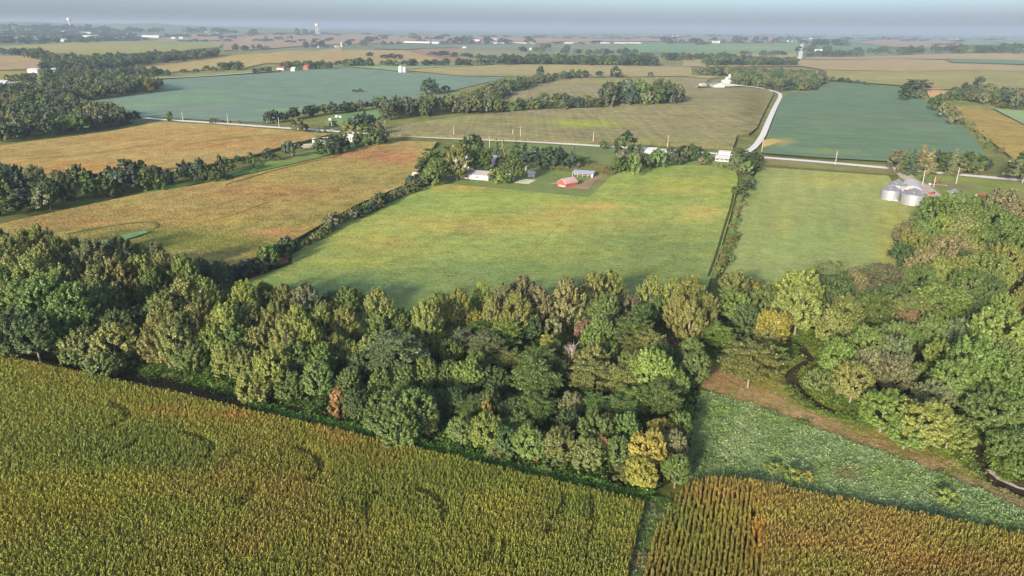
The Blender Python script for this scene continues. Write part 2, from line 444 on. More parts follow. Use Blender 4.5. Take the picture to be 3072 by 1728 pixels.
# ------------------------------------------------------------------ near fields
G = lambda *c: P(c)
TAN, ORA, DKG, LTG, YEL, BLG, BRN = G(196, 170, 98), G(188, 132, 82), G(84, 106, 66), G(140, 165, 84), G(186, 178, 84), G(98, 128, 92), G(150, 104, 72)
bean_and_shade_spots0 = [(1250, 700, 620, 75, G(120, 142, 90), .75), (850, 740, 260, 40, G(112, 140, 98), .75), (1650, 640, 260, 70, G(128, 146, 90), .7), (1100, 760, 500, 40, G(126, 146, 92), .4),  # broad green band: the wood's shade put into the bean colour
    (1400, 560, 300, 26, TAN, .5), (1200, 575, 120, 14, TAN, .65), (1400, 535, 60, 12, TAN, .75), (1500, 520, 70, 9, G(206, 170, 110), .75), (1770, 530, 55, 16, G(206, 180, 110), .8), (1720, 460, 110, 12, YEL, .6),
    (1060, 560, 140, 10, TAN, .5), (960, 610, 90, 22, TAN, .6), (900, 660, 120, 14, YEL, .6), (1190, 470, 90, 8, G(204, 170, 96), .85), (1440, 478, 200, 6, G(110, 150, 78), .5), (1600, 500, 100, 10, LTG, .6),
    (1760, 440, 80, 10, G(150, 160, 90), .7), (1650, 425, 90, 6, G(120, 160, 74), .7), (1300, 640, 200, 14, YEL, .45), (1050, 500, 60, 8, G(120, 150, 80), .5), (1680, 480, 130, 10, TAN, .5), (760, 700, 60, 10, LTG, .4)]
bean_and_shade_spots = [(a, b, c, d, e, f * (.75 if e is TAN or e is YEL else 1) * (1.05 if e is TAN else 1)) for a, b, c, d, e, f in bean_and_shade_spots0]
POLY = {}
_, POLY['bean_c'] = drape('bean_field', D((585, 722), (640, 697), (735, 664), (735, 640), (830, 578), (905, 537), (1045, 475), (1110, 462), (1190, 468), (1480, 496), (1510, 470), (1535, 446), (1570, 425), (1640, 424), (1700, 416), (1760, 414), (1850, 430), (1857, 450),
    (1850, 490), (1838, 540), (1806, 650), (1786, 705), (1770, 750), (1640, 790), (1300, 830), (1040, 845), (800, 830), (640, 790)), M['bean'], G(157, 172, 91), bean_and_shade_spots, h=.75, spacing=5.5, skirt=True,
    label='central soybean field of green and yellow patches between wood and farmyard', cat='field')
rb_spots = [(2100, 450, 120, 22, G(186, 180, 92), .6), (2250, 560, 60, 40, G(186, 180, 84), .6), (2240, 630, 30, 40, G(206, 184, 90), .6), (2000, 690, 260, 32, G(138, 156, 100), .5), (1900, 470, 20, 60, G(120, 150, 80), .6),
    (2060, 600, 160, 50, G(138, 162, 98), .6), (1975, 560, 30, 40, YEL, .35), (2140, 600, 20, 30, YEL, .3)]
_, POLY['bean_r'] = drape('bean_field', D((1912, 420), (2235, 442), (2252, 470), (2330, 520), (2310, 540), (2246, 590), (2256, 640), (2266, 700), (2270, 790), (2100, 820), (1830, 790), (1818, 700), (1850, 580), (1878, 480)), M['bean_r'], G(158, 168, 102), rb_spots,
    h=.7, spacing=6, skirt=True, label='pale green soybean field between hedge and grain bins', cat='field')
gold2 = [(420, 540, 420, 30, G(170, 130, 78), .7), (700, 480, 260, 22, G(178, 132, 84), .75), (930, 385, 130, 16, G(190, 134, 92), .85), (1000, 400, 80, 14, G(186, 126, 90), .8), (180, 560, 160, 18, G(160, 118, 76), .6), (560, 610, 280, 30, G(122, 126, 54), .8), (840, 440, 200, 30, G(160, 142, 70), .6),
    (420, 600, 120, 22, G(112, 124, 56), .7), (705, 585, 60, 12, G(206, 140, 100), .85), (560, 560, 200, 14, G(172, 150, 72), .5), (620, 540, 90, 8, G(196, 170, 90), .5), (300, 585, 160, 12, G(104, 120, 56), .6), (1010, 350, 60, 6, G(196, 130, 90), .7), (880, 520, 120, 26, G(146, 136, 62), .6)]
GOLD2 = D((-40, 606), (-40, 572), (140, 533), (320, 494), (500, 464), (640, 436), (800, 400), (975, 354), (1100, 356), (1072, 396), (1045, 440), (1015, 466), (900, 513), (830, 552), (742, 602), (640, 648), (560, 700), (420, 690), (300, 660), (200, 640), (100, 625))
GOLD2_SPOTS, GOLD2_BASE = [(a, b, c, d, e, f * (.95 if e[0] > e[1] * 1.15 else 1)) for a, b, c, d, e, f in gold2] + [(700, 560, 200, 20, G(150, 148, 80), .6), (430, 520, 200, 11, G(160, 152, 88), .5), (900, 450, 120, 20, G(152, 148, 88), .6), (250, 545, 200, 9, G(150, 148, 84), .5)], G(172, 158, 94)
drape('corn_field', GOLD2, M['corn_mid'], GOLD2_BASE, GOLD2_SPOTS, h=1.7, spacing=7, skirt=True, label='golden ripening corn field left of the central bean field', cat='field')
gold1 = [(200, 420, 260, 16, G(190, 144, 78), .7), (300, 345, 220, 8, G(178, 142, 78), .6), (560, 365, 200, 10, G(190, 142, 84), .7), (100, 450, 120, 8, G(196, 148, 72), .7), (500, 330, 200, 6, G(196, 160, 80), .5), (650, 345, 120, 7, G(160, 140, 76), .6), (200, 470, 160, 8, G(140, 132, 62), .6), (120, 385, 200, 7, G(150, 136, 74), .5)]
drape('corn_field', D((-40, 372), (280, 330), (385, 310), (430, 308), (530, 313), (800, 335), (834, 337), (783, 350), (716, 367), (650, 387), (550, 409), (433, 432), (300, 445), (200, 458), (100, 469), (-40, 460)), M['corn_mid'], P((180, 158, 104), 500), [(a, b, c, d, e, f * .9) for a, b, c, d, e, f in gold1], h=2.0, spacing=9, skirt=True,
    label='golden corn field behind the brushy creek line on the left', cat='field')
# pasture strip and grassed waterway beside the golden corn
drape('pasture', D((340, 492), (420, 470), (520, 452), (560, 440), (640, 415), (720, 392), (790, 378), (860, 365), (905, 352), (975, 350), (800, 398), (640, 434), (500, 462), (410, 482)), M['grass'], G(120, 148, 78), [(700, 395, 80, 10, G(150, 140, 96), .7)], h=.12, layer=1, label='green pasture strip beside the creek brush', cat='pasture')
drape('waterway', D((225, 622), (262, 604), (330, 586), (362, 580), (376, 584), (340, 596), (290, 610), (250, 626)), M['grass'], G(128, 160, 108), h=2.1, layer=2, label='pale grass waterway curving into the golden corn', cat='waterway')
# grassy banks, mown strips and the weedy meadow at the lower right
drape('meadow', D((1722, 1205), (1735, 1130), (1765, 985), (1850, 1012), (2000, 1062), (2150, 1122), (2300, 1172), (2450, 1232), (2576, 1292), (2700, 1350), (2700, 1385), (2576, 1345), (2400, 1310), (2200, 1272), (2000, 1232), (1900, 1208), (1800, 1198)), M['grass'], G(122, 148, 96),
    [(1900, 1110, 120, 30, G(120, 160, 110), .7), (2150, 1190, 220, 26, G(126, 164, 118), .7), (1800, 1050, 60, 26, G(104, 150, 60), .7)], h=.1, spacing=6, zfun=ground, label='weedy mint green meadow between corn and mown path', cat='meadow')
drape('hay_strip', D((1790, 905), (1990, 895), (1985, 938), (2005, 990), (2070, 1038), (2150, 1062), (2240, 1090), (2330, 1125), (2430, 1170), (2500, 1222), (2700, 1290), (2700, 1330), (2576, 1272), (2450, 1215), (2300, 1155), (2150, 1100), (2000, 1042), (1850, 985), (1760, 960)), M['grass'], G(150, 144, 66),
    [(1900, 960, 90, 16, G(170, 150, 74), .6), (2200, 1110, 160, 14, G(168, 156, 80), .6), (1850, 920, 60, 12, G(120, 140, 60), .6)], h=.1, layer=0, spacing=6, zfun=ground, label='mown yellowish grass strip along the creek', cat='grass')
drape('dirt_path', D((1758, 925), (1815, 928), (1860, 950), (1960, 1000), (2080, 1058), (2200, 1106), (2350, 1162), (2480, 1222), (2576, 1262), (2700, 1320), (2700, 1350), (2576, 1290), (2450, 1232), (2300, 1172), (2150, 1122), (2000, 1062), (1850, 1010), (1765, 975)), M['grass'], G(166, 138, 100),
    [(1790, 950, 60, 20, G(146, 112, 82), .7), (2000, 1045, 120, 10, G(196, 158, 124), .7), (2300, 1160, 120, 9, G(190, 152, 116), .6)], h=.14, layer=2, spacing=3, jag=.7, zfun=ground, label='brown dried path mown past the meadow', cat='path')
# woodland floor
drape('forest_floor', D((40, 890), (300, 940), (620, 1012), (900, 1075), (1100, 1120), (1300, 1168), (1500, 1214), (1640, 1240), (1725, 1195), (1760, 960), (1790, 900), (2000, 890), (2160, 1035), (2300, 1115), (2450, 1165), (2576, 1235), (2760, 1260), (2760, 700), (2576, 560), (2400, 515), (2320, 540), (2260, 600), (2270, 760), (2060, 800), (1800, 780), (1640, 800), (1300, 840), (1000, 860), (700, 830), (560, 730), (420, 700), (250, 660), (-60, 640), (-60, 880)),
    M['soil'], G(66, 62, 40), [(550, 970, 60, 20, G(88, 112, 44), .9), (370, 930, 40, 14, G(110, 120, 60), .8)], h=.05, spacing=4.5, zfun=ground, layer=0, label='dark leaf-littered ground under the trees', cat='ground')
# corn ground under the two fields at the bottom
CORN_L = D((-150, 872), (0, 899), (60, 906), (180, 931), (300, 957), (480, 995), (620, 1030), (900, 1092), (1100, 1138), (1300, 1186), (1500, 1232), (1625, 1262), (1612, 1300), (1590, 1380), (1566, 1470), (1540, 1570), (-300, 1570))
CORN_R = D((1694, 1252), (1742, 1206), (1800, 1197), (1900, 1206), (2000, 1229), (2200, 1269), (2400, 1306), (2576, 1340), (2750, 1376), (2750, 1570), (1590, 1570), (1612, 1460), (1640, 1370), (1664, 1300))
for nm, pl, lb in (('corn_ground', CORN_L, 'dark soil under the corn in the lower left'), ('corn_ground', CORN_R, 'dark soil under the corn in the lower right')):
    drape(nm, hit(pl, 2.2), M['soil'], G(58, 50, 30), h=.06, spacing=8, xy=True, label=lb, cat='ground')
drape('grass_strip', D((1630, 1262), (1692, 1252), (1662, 1300), (1638, 1370), (1608, 1470), (1590, 1570), (1536, 1570), (1564, 1470), (1590, 1380), (1612, 1300)), M['grass'], G(92, 116, 66), [(1600, 1410, 20, 20, G(150, 110, 80), .6), (1640, 1290, 20, 20, G(80, 130, 50), .8)], h=.1, spacing=3, label='narrow grass strip dividing the two near corn fields', cat='grass')
# farmyards
drape('farmyard', D((1080, 470), (1075, 430), (1100, 395), (1200, 362), (1330, 362), (1560, 372), (1580, 395), (1538, 448), (1484, 499), (1300, 484), (1110, 465)), M['grass'], G(126, 142, 84), [(1440, 465, 60, 9, G(160, 140, 108), .5), (1500, 455, 30, 16, G(150, 138, 96), .6), (1450, 385, 120, 12, G(128, 136, 92), .6)], h=.1, layer=1, spacing=6, label='mown grass farmyard around the white barn', cat='yard')
drape('roadside_yard', D((1580, 392), (1640, 380), (1870, 396), (1900, 400), (1890, 432), (1850, 436), (1750, 420), (1640, 428), (1570, 428)), M['grass'], G(132, 150, 84), h=.1, layer=1, label='grass yard around the roadside houses', cat='yard')
drape('bin_yard', D((2250, 470), (2262, 440), (2300, 436), (2576, 462), (2700, 480), (2700, 560), (2480, 520), (2420, 505), (2330, 510)), M['grass'], G(136, 150, 80), [(2400, 470, 50, 9, G(150, 132, 104), .7), (2500, 490, 90, 8, G(120, 160, 90), .6)], h=.1, layer=1, label='grass lot around the grain bins', cat='yard')
# verges beside the county road
drape('verge', D((1905, 395), (2240, 418), (2576, 446), (2700, 458), (2700, 484), (2576, 470), (2240, 440), (1905, 414)), M['grass'], G(140, 136, 84), h=.08, layer=0, label='weedy verge along the county road', cat='verge')
# creek water
ribbon('creek', np.array(CREEK), 4.4, M['water'], off=-.85, label='narrow dark brown creek winding under the trees', cat='creek', xy=True, step=3.0, zfun=lambda x, y: land(x, y))

# ------------------------------------------------------------------ fields beyond the county road
def far(pts, mat, rgb, d, label, spots=(), h=.4, layer=0, name='crop_field', skirt=False):
    drape(name, pts, M[mat], P(rgb, d), [(x, y, rx, ry, P(c, d), w) for x, y, rx, ry, c, w in spots], h=h, layer=layer, label=label, cat='field', skirt=skirt)
far(T(0, 0, (640, 775), (1210, 690), (1240, 650), (1180, 607), (1700, 575), (2100, 548), (2576, 505)) + T(1, 0, (0, 505), (440, 548), (900, 578), (1260, 588), (1100, 625), (830, 690), (560, 716), (820, 735), (530, 775), (350, 795), (0, 805)) + T(0, 0, (2300, 852), (2050, 905), (2060, 935), (1600, 915), (1050, 885), (740, 845)),
    'bean_far', (128, 151, 136), 950, 'broad blue green soybean field beyond the county road', [(480, 245, 120, 8, (128, 168, 124), .6), (340, 265, 60, 5, (148, 178, 120), .6), (730, 275, 30, 3, (176, 200, 110), .8), (900, 210, 200, 10, (116, 150, 124), .5)])
far(T(1, 0, (-60, 870), (250, 830), (330, 862), (270, 905), (120, 950), (-150, 960)), 'grass', (128, 156, 108), 700, 'small green pasture with white bales beyond the road', layer=1, name='pasture')
far(T(1, 0, (340, 1000), (330, 965), (850, 885), (1150, 858), (1500, 825), (2200, 806), (2576, 770)) + T(2, 0, (0, 750), (0, 668), (300, 662), (640, 672), (688, 705), (560, 965), (500, 1012), (410, 1022), (400, 1062), (380, 1110), (0, 1090)) + T(1, 0, (2200, 1065), (1900, 1072), (1350, 1048), (340, 1008)),
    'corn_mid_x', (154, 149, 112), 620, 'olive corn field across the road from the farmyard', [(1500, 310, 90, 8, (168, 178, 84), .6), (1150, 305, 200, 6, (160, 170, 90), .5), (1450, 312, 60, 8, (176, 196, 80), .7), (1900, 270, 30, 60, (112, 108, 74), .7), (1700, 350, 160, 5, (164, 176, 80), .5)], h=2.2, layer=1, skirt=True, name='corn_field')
far(T(1, 0, (1150, 745), (1300, 685), (1500, 612), (1800, 590), (2400, 588), (2576, 580)) + T(2, 0, (200, 600), (100, 670), (0, 750)) + T(1, 0, (2530, 770), (2200, 800), (1950, 760), (1700, 770), (1400, 800)),
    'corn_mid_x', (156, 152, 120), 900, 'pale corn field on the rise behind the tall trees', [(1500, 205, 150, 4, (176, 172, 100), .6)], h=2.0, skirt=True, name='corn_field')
far(T(1, 0, (450, 532), (800, 510), (1150, 492), (2576, 505)) + T(2, 0, (60, 510), (80, 570), (300, 580), (200, 600)) + T(1, 0, (2576, 578), (1900, 585), (1400, 582), (900, 576)),
    'corn_far', (172, 164, 124), 1300, 'tan field strip above the blue green soybeans', [(1300, 190, 200, 5, (150, 156, 112), .6), (1700, 175, 200, 4, (184, 168, 136), .6)])
# right of the lane
far(T(2, 0, (1040, 618), (1200, 622), (1650, 660), (1640, 712), (1800, 735), (1860, 795), (1960, 865), (2100, 945), (2200, 1045), (2250, 1125), (2310, 1200), (2330, 1250), (1600, 1232), (1550, 1222), (1000, 1192), (600, 1160), (640, 1030), (745, 745), (800, 700), (1020, 690)),
    'bean_far', (114, 138, 114), 650, 'deep green soybean field beside the gravel lane', [(2110, 300, 80, 16, (126, 138, 108), .5), (2330, 320, 60, 10, (140, 150, 120), .5), (1950, 355, 25, 8, (190, 176, 110), .9), (2080, 383, 60, 4, (168, 184, 90), .7), (2250, 373, 40, 3, (170, 180, 110), .6), (2150, 345, 200, 6, (110, 142, 96), .5)], h=.8, layer=1)
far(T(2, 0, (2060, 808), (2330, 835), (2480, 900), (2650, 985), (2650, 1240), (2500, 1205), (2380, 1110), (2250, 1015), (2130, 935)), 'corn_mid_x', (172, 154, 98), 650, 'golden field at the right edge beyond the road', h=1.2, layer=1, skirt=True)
far(T(2, 0, (2340, 822), (2650, 850), (2650, 985), (2480, 898)), 'bean_far', (150, 176, 128), 700, 'mint green strip at the right edge', layer=2, name='hay_field')
far(T(2, 0, (1060, 532), (1700, 540), (2650, 545), (2650, 670), (1900, 680), (1700, 650), (1200, 615), (1045, 605)), 'corn_far', (160, 156, 112), 1100, 'olive tan corn field beyond the right soybeans', [(2250, 195, 200, 5, (180, 172, 116), .6), (2200, 207, 120, 3, (150, 164, 96), .6), (2500, 200, 60, 6, (140, 146, 110), .6)], h=1.2)
far(T(2, 0, (860, 455), (900, 452), (1600, 447), (1980, 455), (2030, 480), (2650, 500), (2650, 545), (1700, 540), (1060, 530), (880, 500), (0, 505), (0, 480), (860, 480)), 'corn_far', (178, 164, 132), 1700, 'pinkish tan field below the far soybeans', h=1.0)
far(T(2, 0, (2005, 450), (2650, 464), (2650, 498), (2035, 479)), 'bean_far', (124, 150, 126), 1900, 'dark green field strip at the far right', layer=2)
far(T(2, 0, (900, 448), (1000, 432), (1700, 420), (2650, 408), (2650, 464), (1990, 450), (1600, 446)), 'corn_far', (176, 162, 136), 2200, 'tan field below the right horizon woods', h=.8)
far(T(2, 0, (930, 345), (1250, 345), (1900, 368), (1930, 384), (1300, 388), (930, 384)), 'bean_far', (128, 154, 134), 3000, 'far green field right of the distant road')
far(T(2, 0, (1270, 325), (1850, 302), (2100, 312), (2060, 352), (1900, 370), (1450, 342)), 'corn_far', (168, 156, 144), 3800, 'far purplish tan field on the right')
far(T(2, 0, (1130, 292), (2000, 296), (2650, 310), (2650, 350), (2100, 350), (2110, 310), (1850, 300), (1280, 318)), 'bean_far', (142, 162, 150), 4500, 'hazy green field under the right horizon')
far(T(2, 0, (0, 335), (880, 327), (865, 402), (500, 407), (0, 402)) + T(1, 0, (2250, 402), (2100, 338)), 'bean_far', (132, 160, 134), 2600, 'far green field left of the distant road', [(1900, 120, 100, 4, (168, 170, 130), .6)])
far(T(2, 0, (0, 288), (750, 287), (745, 322), (0, 324)), 'corn_far', (168, 154, 148), 4500, 'far purplish field under the horizon')
# left and middle distance
far(T(0, 0, (-60, 352), (600, 318), (1040, 303), (1300, 302), (1700, 312), (1660, 360), (1450, 375), (1100, 402), (830, 425), (600, 425), (300, 392), (-60, 380)), 'corn_far', (160, 164, 124), 2400, 'pale striped field below the far town', [(200, 118, 120, 6, (182, 170, 128), .6), (420, 108, 120, 4, (140, 160, 124), .6)])
far(T(0, 0, (1045, 297), (1450, 264), (2576, 266)) + T(1, 0, (0, 266), (160, 265), (2576, 287), (2576, 322), (1700, 322), (1000, 332), (520, 332), (0, 335)) + T(0, 0, (2300, 350), (1900, 378), (1680, 388), (1690, 312)), 'corn_far', (172, 158, 146), 3400, 'long purplish tan field before the far warehouses')
far(T(0, 0, (880, 530), (1300, 466), (1650, 430), (2050, 402), (2576, 345)) + T(1, 0, (0, 385), (450, 378), (700, 400), (870, 470), (0, 478)) + T(0, 0, (2000, 482), (1850, 515), (1500, 535), (1280, 550)), 'corn_far', (180, 166, 128), 2000, 'wide tan field behind the left woods', [(600, 150, 120, 5, (188, 172, 122), .6), (1000, 140, 80, 6, (170, 158, 128), .6)])
far(T(1, 0, (450, 380), (700, 362), (1000, 395), (960, 440), (1180, 468), (870, 475), (700, 440)), 'corn_far', (164, 146, 130), 2100, 'reddish brown field left of the far tree belt', layer=1)
far(T(1, 0, (870, 382), (1340, 388), (1500, 424), (1200, 448), (950, 432)), 'bean_far', (150, 156, 136), 2500, 'grey green field before the far farms', layer=1)
far(T(1, 0, (230, 352), (620, 338), (900, 362), (500, 378), (240, 373)), 'bean_far', (132, 150, 136), 3000, 'small dark green field in the middle distance', layer=2)
far(T(0, 0, (-60, 408), (200, 432), (345, 474), (280, 525), (-60, 535)), 'corn_far', (172, 156, 130), 1900, 'pinkish field at the left edge')
far(T(0, 0, (-60, 540), (230, 548), (400, 565), (350, 595), (-60, 625)), 'corn_far', (158, 154, 110), 1500, 'olive field beside the white sheds at left')
far(T(0, 0, (180, 630), (380, 615), (340, 660), (60, 690)), 'grass', (140, 166, 104), 1200, 'bright grass lot beside the white sheds', layer=1, name='pasture')
far(T(0, 0, (1280, 560), (1850, 528), (2130, 520), (2100, 545), (1700, 572), (1180, 603), (1150, 590)), 'grass', (150, 156, 112), 1350, 'weedy verge along the far gravel road', layer=1, name='verge')
far(T(1, 0, (0, 478), (870, 475), (1170, 470), (1150, 490), (450, 530), (440, 545), (0, 503)), 'bean_far', (150, 170, 132), 1450, 'light green strip beside the pair of silos', layer=1)
far(T(2, 0, (40, 612), (180, 600), (210, 660), (90, 668)), 'grass', (130, 150, 110), 900, 'grass lot left of the white machine shed', layer=2, name='yard')
far(T(2, 0, (0, 402), (430, 405), (860, 402), (860, 455), (400, 500), (0, 500)), 'corn_far', (172, 164, 128), 1900, 'pale field between the two far tree belts')
# bare soil patch and crop gaps
drape('dirt_patch', D((655, 662), (690, 650), (722, 647), (726, 660), (700, 668), (660, 672)), M['grass'], G(178, 130, 96), h=.86, layer=0, spacing=3, label='bare reddish patch at the corner of the bean field', cat='dirt')
drape('dirt_patch', D((590, 700), (620, 690), (655, 680), (660, 690), (630, 700), (600, 706)), M['grass'], G(120, 74, 62), h=.8, layer=1, spacing=3, label='dark bare patch under the hedge corner', cat='dirt')
drape('dirt_patch', T(2, 0, (600, 1060), (690, 1050), (770, 1065), (690, 1090), (610, 1120)), M['grass'], P((196, 178, 112), 600), h=1.0, layer=2, label='tan crop gap at the corner of the lane', cat='dirt')
drape('dirt_patch', T(2, 0, (1840, 680), (2000, 688), (1970, 720), (1880, 760), (1850, 720)), M['grass'], P((206, 170, 132), 800), h=.8, layer=2, label='bare tan bank beside the lone big tree', cat='dirt')
drape('dirt_patch', D((1385, 470), (1480, 480), (1500, 455), (1530, 440), (1520, 432), (1490, 450), (1440, 472)), M['grass'], G(160, 140, 104), h=.2, layer=2, spacing=4, label='bare reddish ground beside the red barn', cat='dirt')

# ------------------------------------------------------------------ roads
road = T(0, 0, (1080, 892), (1180, 905), (1300, 912), (2050, 965), (2576, 998)) + T(1, 0, (350, 1024), (850, 1050), (1350, 1068), (1940, 1105), (2576, 1142)) + T(2, 0, (200, 1160), (600, 1192), (1000, 1222), (1600, 1278), (2100, 1325), (2576, 1366), (2900, 1398))
ribbon('county_road', road, 8.0, M['gravel'], off=.3, label='pale gravel county road crossing the whole view', cat='road')
ribbon('gravel_lane', T(2, 0, (470, 1168), (520, 1140), (560, 1100), (605, 1030), (650, 920), (700, 810), (735, 745), (735, 718), (690, 700)), 5.0, M['gravel'], off=1.3, label='gravel lane climbing past the soybeans', cat='road', step=7)
ribbon('farm_drive', T(2, 0, (690, 700), (600, 672), (480, 658), (400, 655), (345, 640)), 7.0, M['gravel'], off=.9, label='farm drive leading to the white machine shed', cat='road', step=7)
ribbon('far_road', T(2, 0, (880, 455), (885, 440), (890, 410), (895, 370), (903, 335), (908, 320)), 16.0, M['gravel'], off=2.5, label='straight pale road running up to the horizon', cat='road', step=30)
ribbon('gravel_road', T(0, 0, (1120, 602), (1400, 592), (1700, 572), (2080, 541)), 7.0, M['gravel'], off=1.2, label='thin pale gravel road past the far red barn', cat='road', step=20)
ribbon('driveway', T(2, 0, (1640, 1282), (1670, 1310), (1690, 1345), (1740, 1375), (1800, 1400), (1850, 1440), (1900, 1490)), 9.0, M['dirt'], off=.28, label='pinkish driveway curving in to the grain bins', cat='road', step=4, wfun=([0, .15, .4, 1], [17, 9, 8, 8]))
drape('gravel_pad', T(2, 0, (290, 655), (300, 610), (345, 600), (360, 640), (470, 655), (330, 662)), M['gravel'], G(200, 190, 180), h=.5, layer=3, label='gravel pad beside the white machine shed', cat='pad')
def track(pts, w, lb, rgb=(118, 130, 78), off=.79):
    ribbon('wheel_track', pts, w, noise_material('track_soil', P(rgb), P(tuple(c * 1.25 for c in rgb)), .6, world=True), off=off, label=lb, cat='track', step=6)
track(D((1848, 478), (1838, 525), (1822, 575), (1800, 650), (1782, 700)), 1.1, 'dark wheel track on the grass lane by the hedge', (70, 74, 40))
track(T(1, 1, (1420, 490), (1500, 400), (1600, 300), (1690, 220)), .42, 'tractor track running up the middle of the bean field')
track(T(1, 1, (1880, 540), (1960, 410), (2060, 300), (2110, 215)), .42, 'tractor track right of the middle of the bean field')
track(T(1, 1, (2300, 500), (2350, 380), (2400, 290), (2440, 230)), .42, 'tractor track near the right side of the bean field')
track(T(1, 1, (2480, 600), (2530, 480), (2576, 370), (2620, 280)), .42, 'faint tractor track beside the hedge lane')
drape('hedge_lane', D((1862, 478), (1870, 480), (1850, 560), (1826, 640), (1800, 705), (1788, 705), (1815, 640), (1840, 560)), M['grass'], G(128, 146, 94), h=.5, layer=2, spacing=3, label='narrow grass lane between bean field and hedge', cat='lane')

track(T(0, 1, (1610, 240), (1800, 190), (2030, 100)), 1.0, 'dark gap line in the middle of the nearer golden corn', (112, 96, 52), 1.78)
track(T(0, 1, (500, 352), (800, 288), (1050, 260), (1180, 240), (1240, 268), (1180, 305)), 1.6, 'dark crop edge curving round the grass waterway', (92, 96, 46), 1.85)
track(T(0, 0, (1700, 1420), (2100, 1300), (2576, 1190)), 1.1, 'dark gap line along the upper edge of the nearer golden corn', (118, 98, 56), 1.95)
track(T(0, 0, (1300, 1130), (1800, 1060), (2300, 1010)), 1.2, 'dark gap line across the farther golden corn', (138, 112, 66), 2.5)
track(T(0, 0, (200, 1230), (700, 1190), (1100, 1120)), 1.2, 'faint gap line low in the farther golden corn', (140, 116, 66), 2.5)

ribbon('creek_pool_shade', np.array(POOL_SHADE), 8.0, M['water'], off=-.86, label='dark creek pool widened to stand in for shade at the corn edge', cat='creek', xy=True, step=3.0)  # creek water made wider to stand in for a mostly shaded strip
# ------------------------------------------------------------------ plants: prototypes
M['bark'] = noise_material('bark', (.16, .13, .10), (.30, .26, .21), 1.2, .95, .05, stretch=(1, 1, .3))
M['deadwood'] = noise_material('dead_wood', (.42, .33, .30), (.56, .46, .42), 1.2, .95, .05)
M['leaf'] = leaf_material('leaves', 'object')
M['leaf_i'] = leaf_material('leaves_mass', 'instance')
def unit(v): return v / (np.linalg.norm(v, axis=-1, keepdims=True) + 1e-9)
def leaf_cards(r, p, n, t, size, aspect):
    """small leaf sprays: one bent card of two quads each"""
    n = unit(n); t = unit(t - n * (t * n).sum(-1, keepdims=True)); b = np.cross(n, t)
    L = (size * aspect)[:, None]; w = (size * .5)[:, None]
    v = np.stack([p - b * w * .7 - t * L * .5, p + b * w * .7 - t * L * .5, p + b * w, p - b * w, p + t * L * .5 - n * L * .14 + b * w * .3, p + t * L * .5 - n * L * .14 - b * w * .3], 1)
    k = len(p); base = np.arange(k)[:, None] * 6
    f = np.concatenate([base + np.array([[0, 1, 2, 3]]), base + np.array([[3, 2, 4, 5]])])
    return v.reshape(-1, 3), f
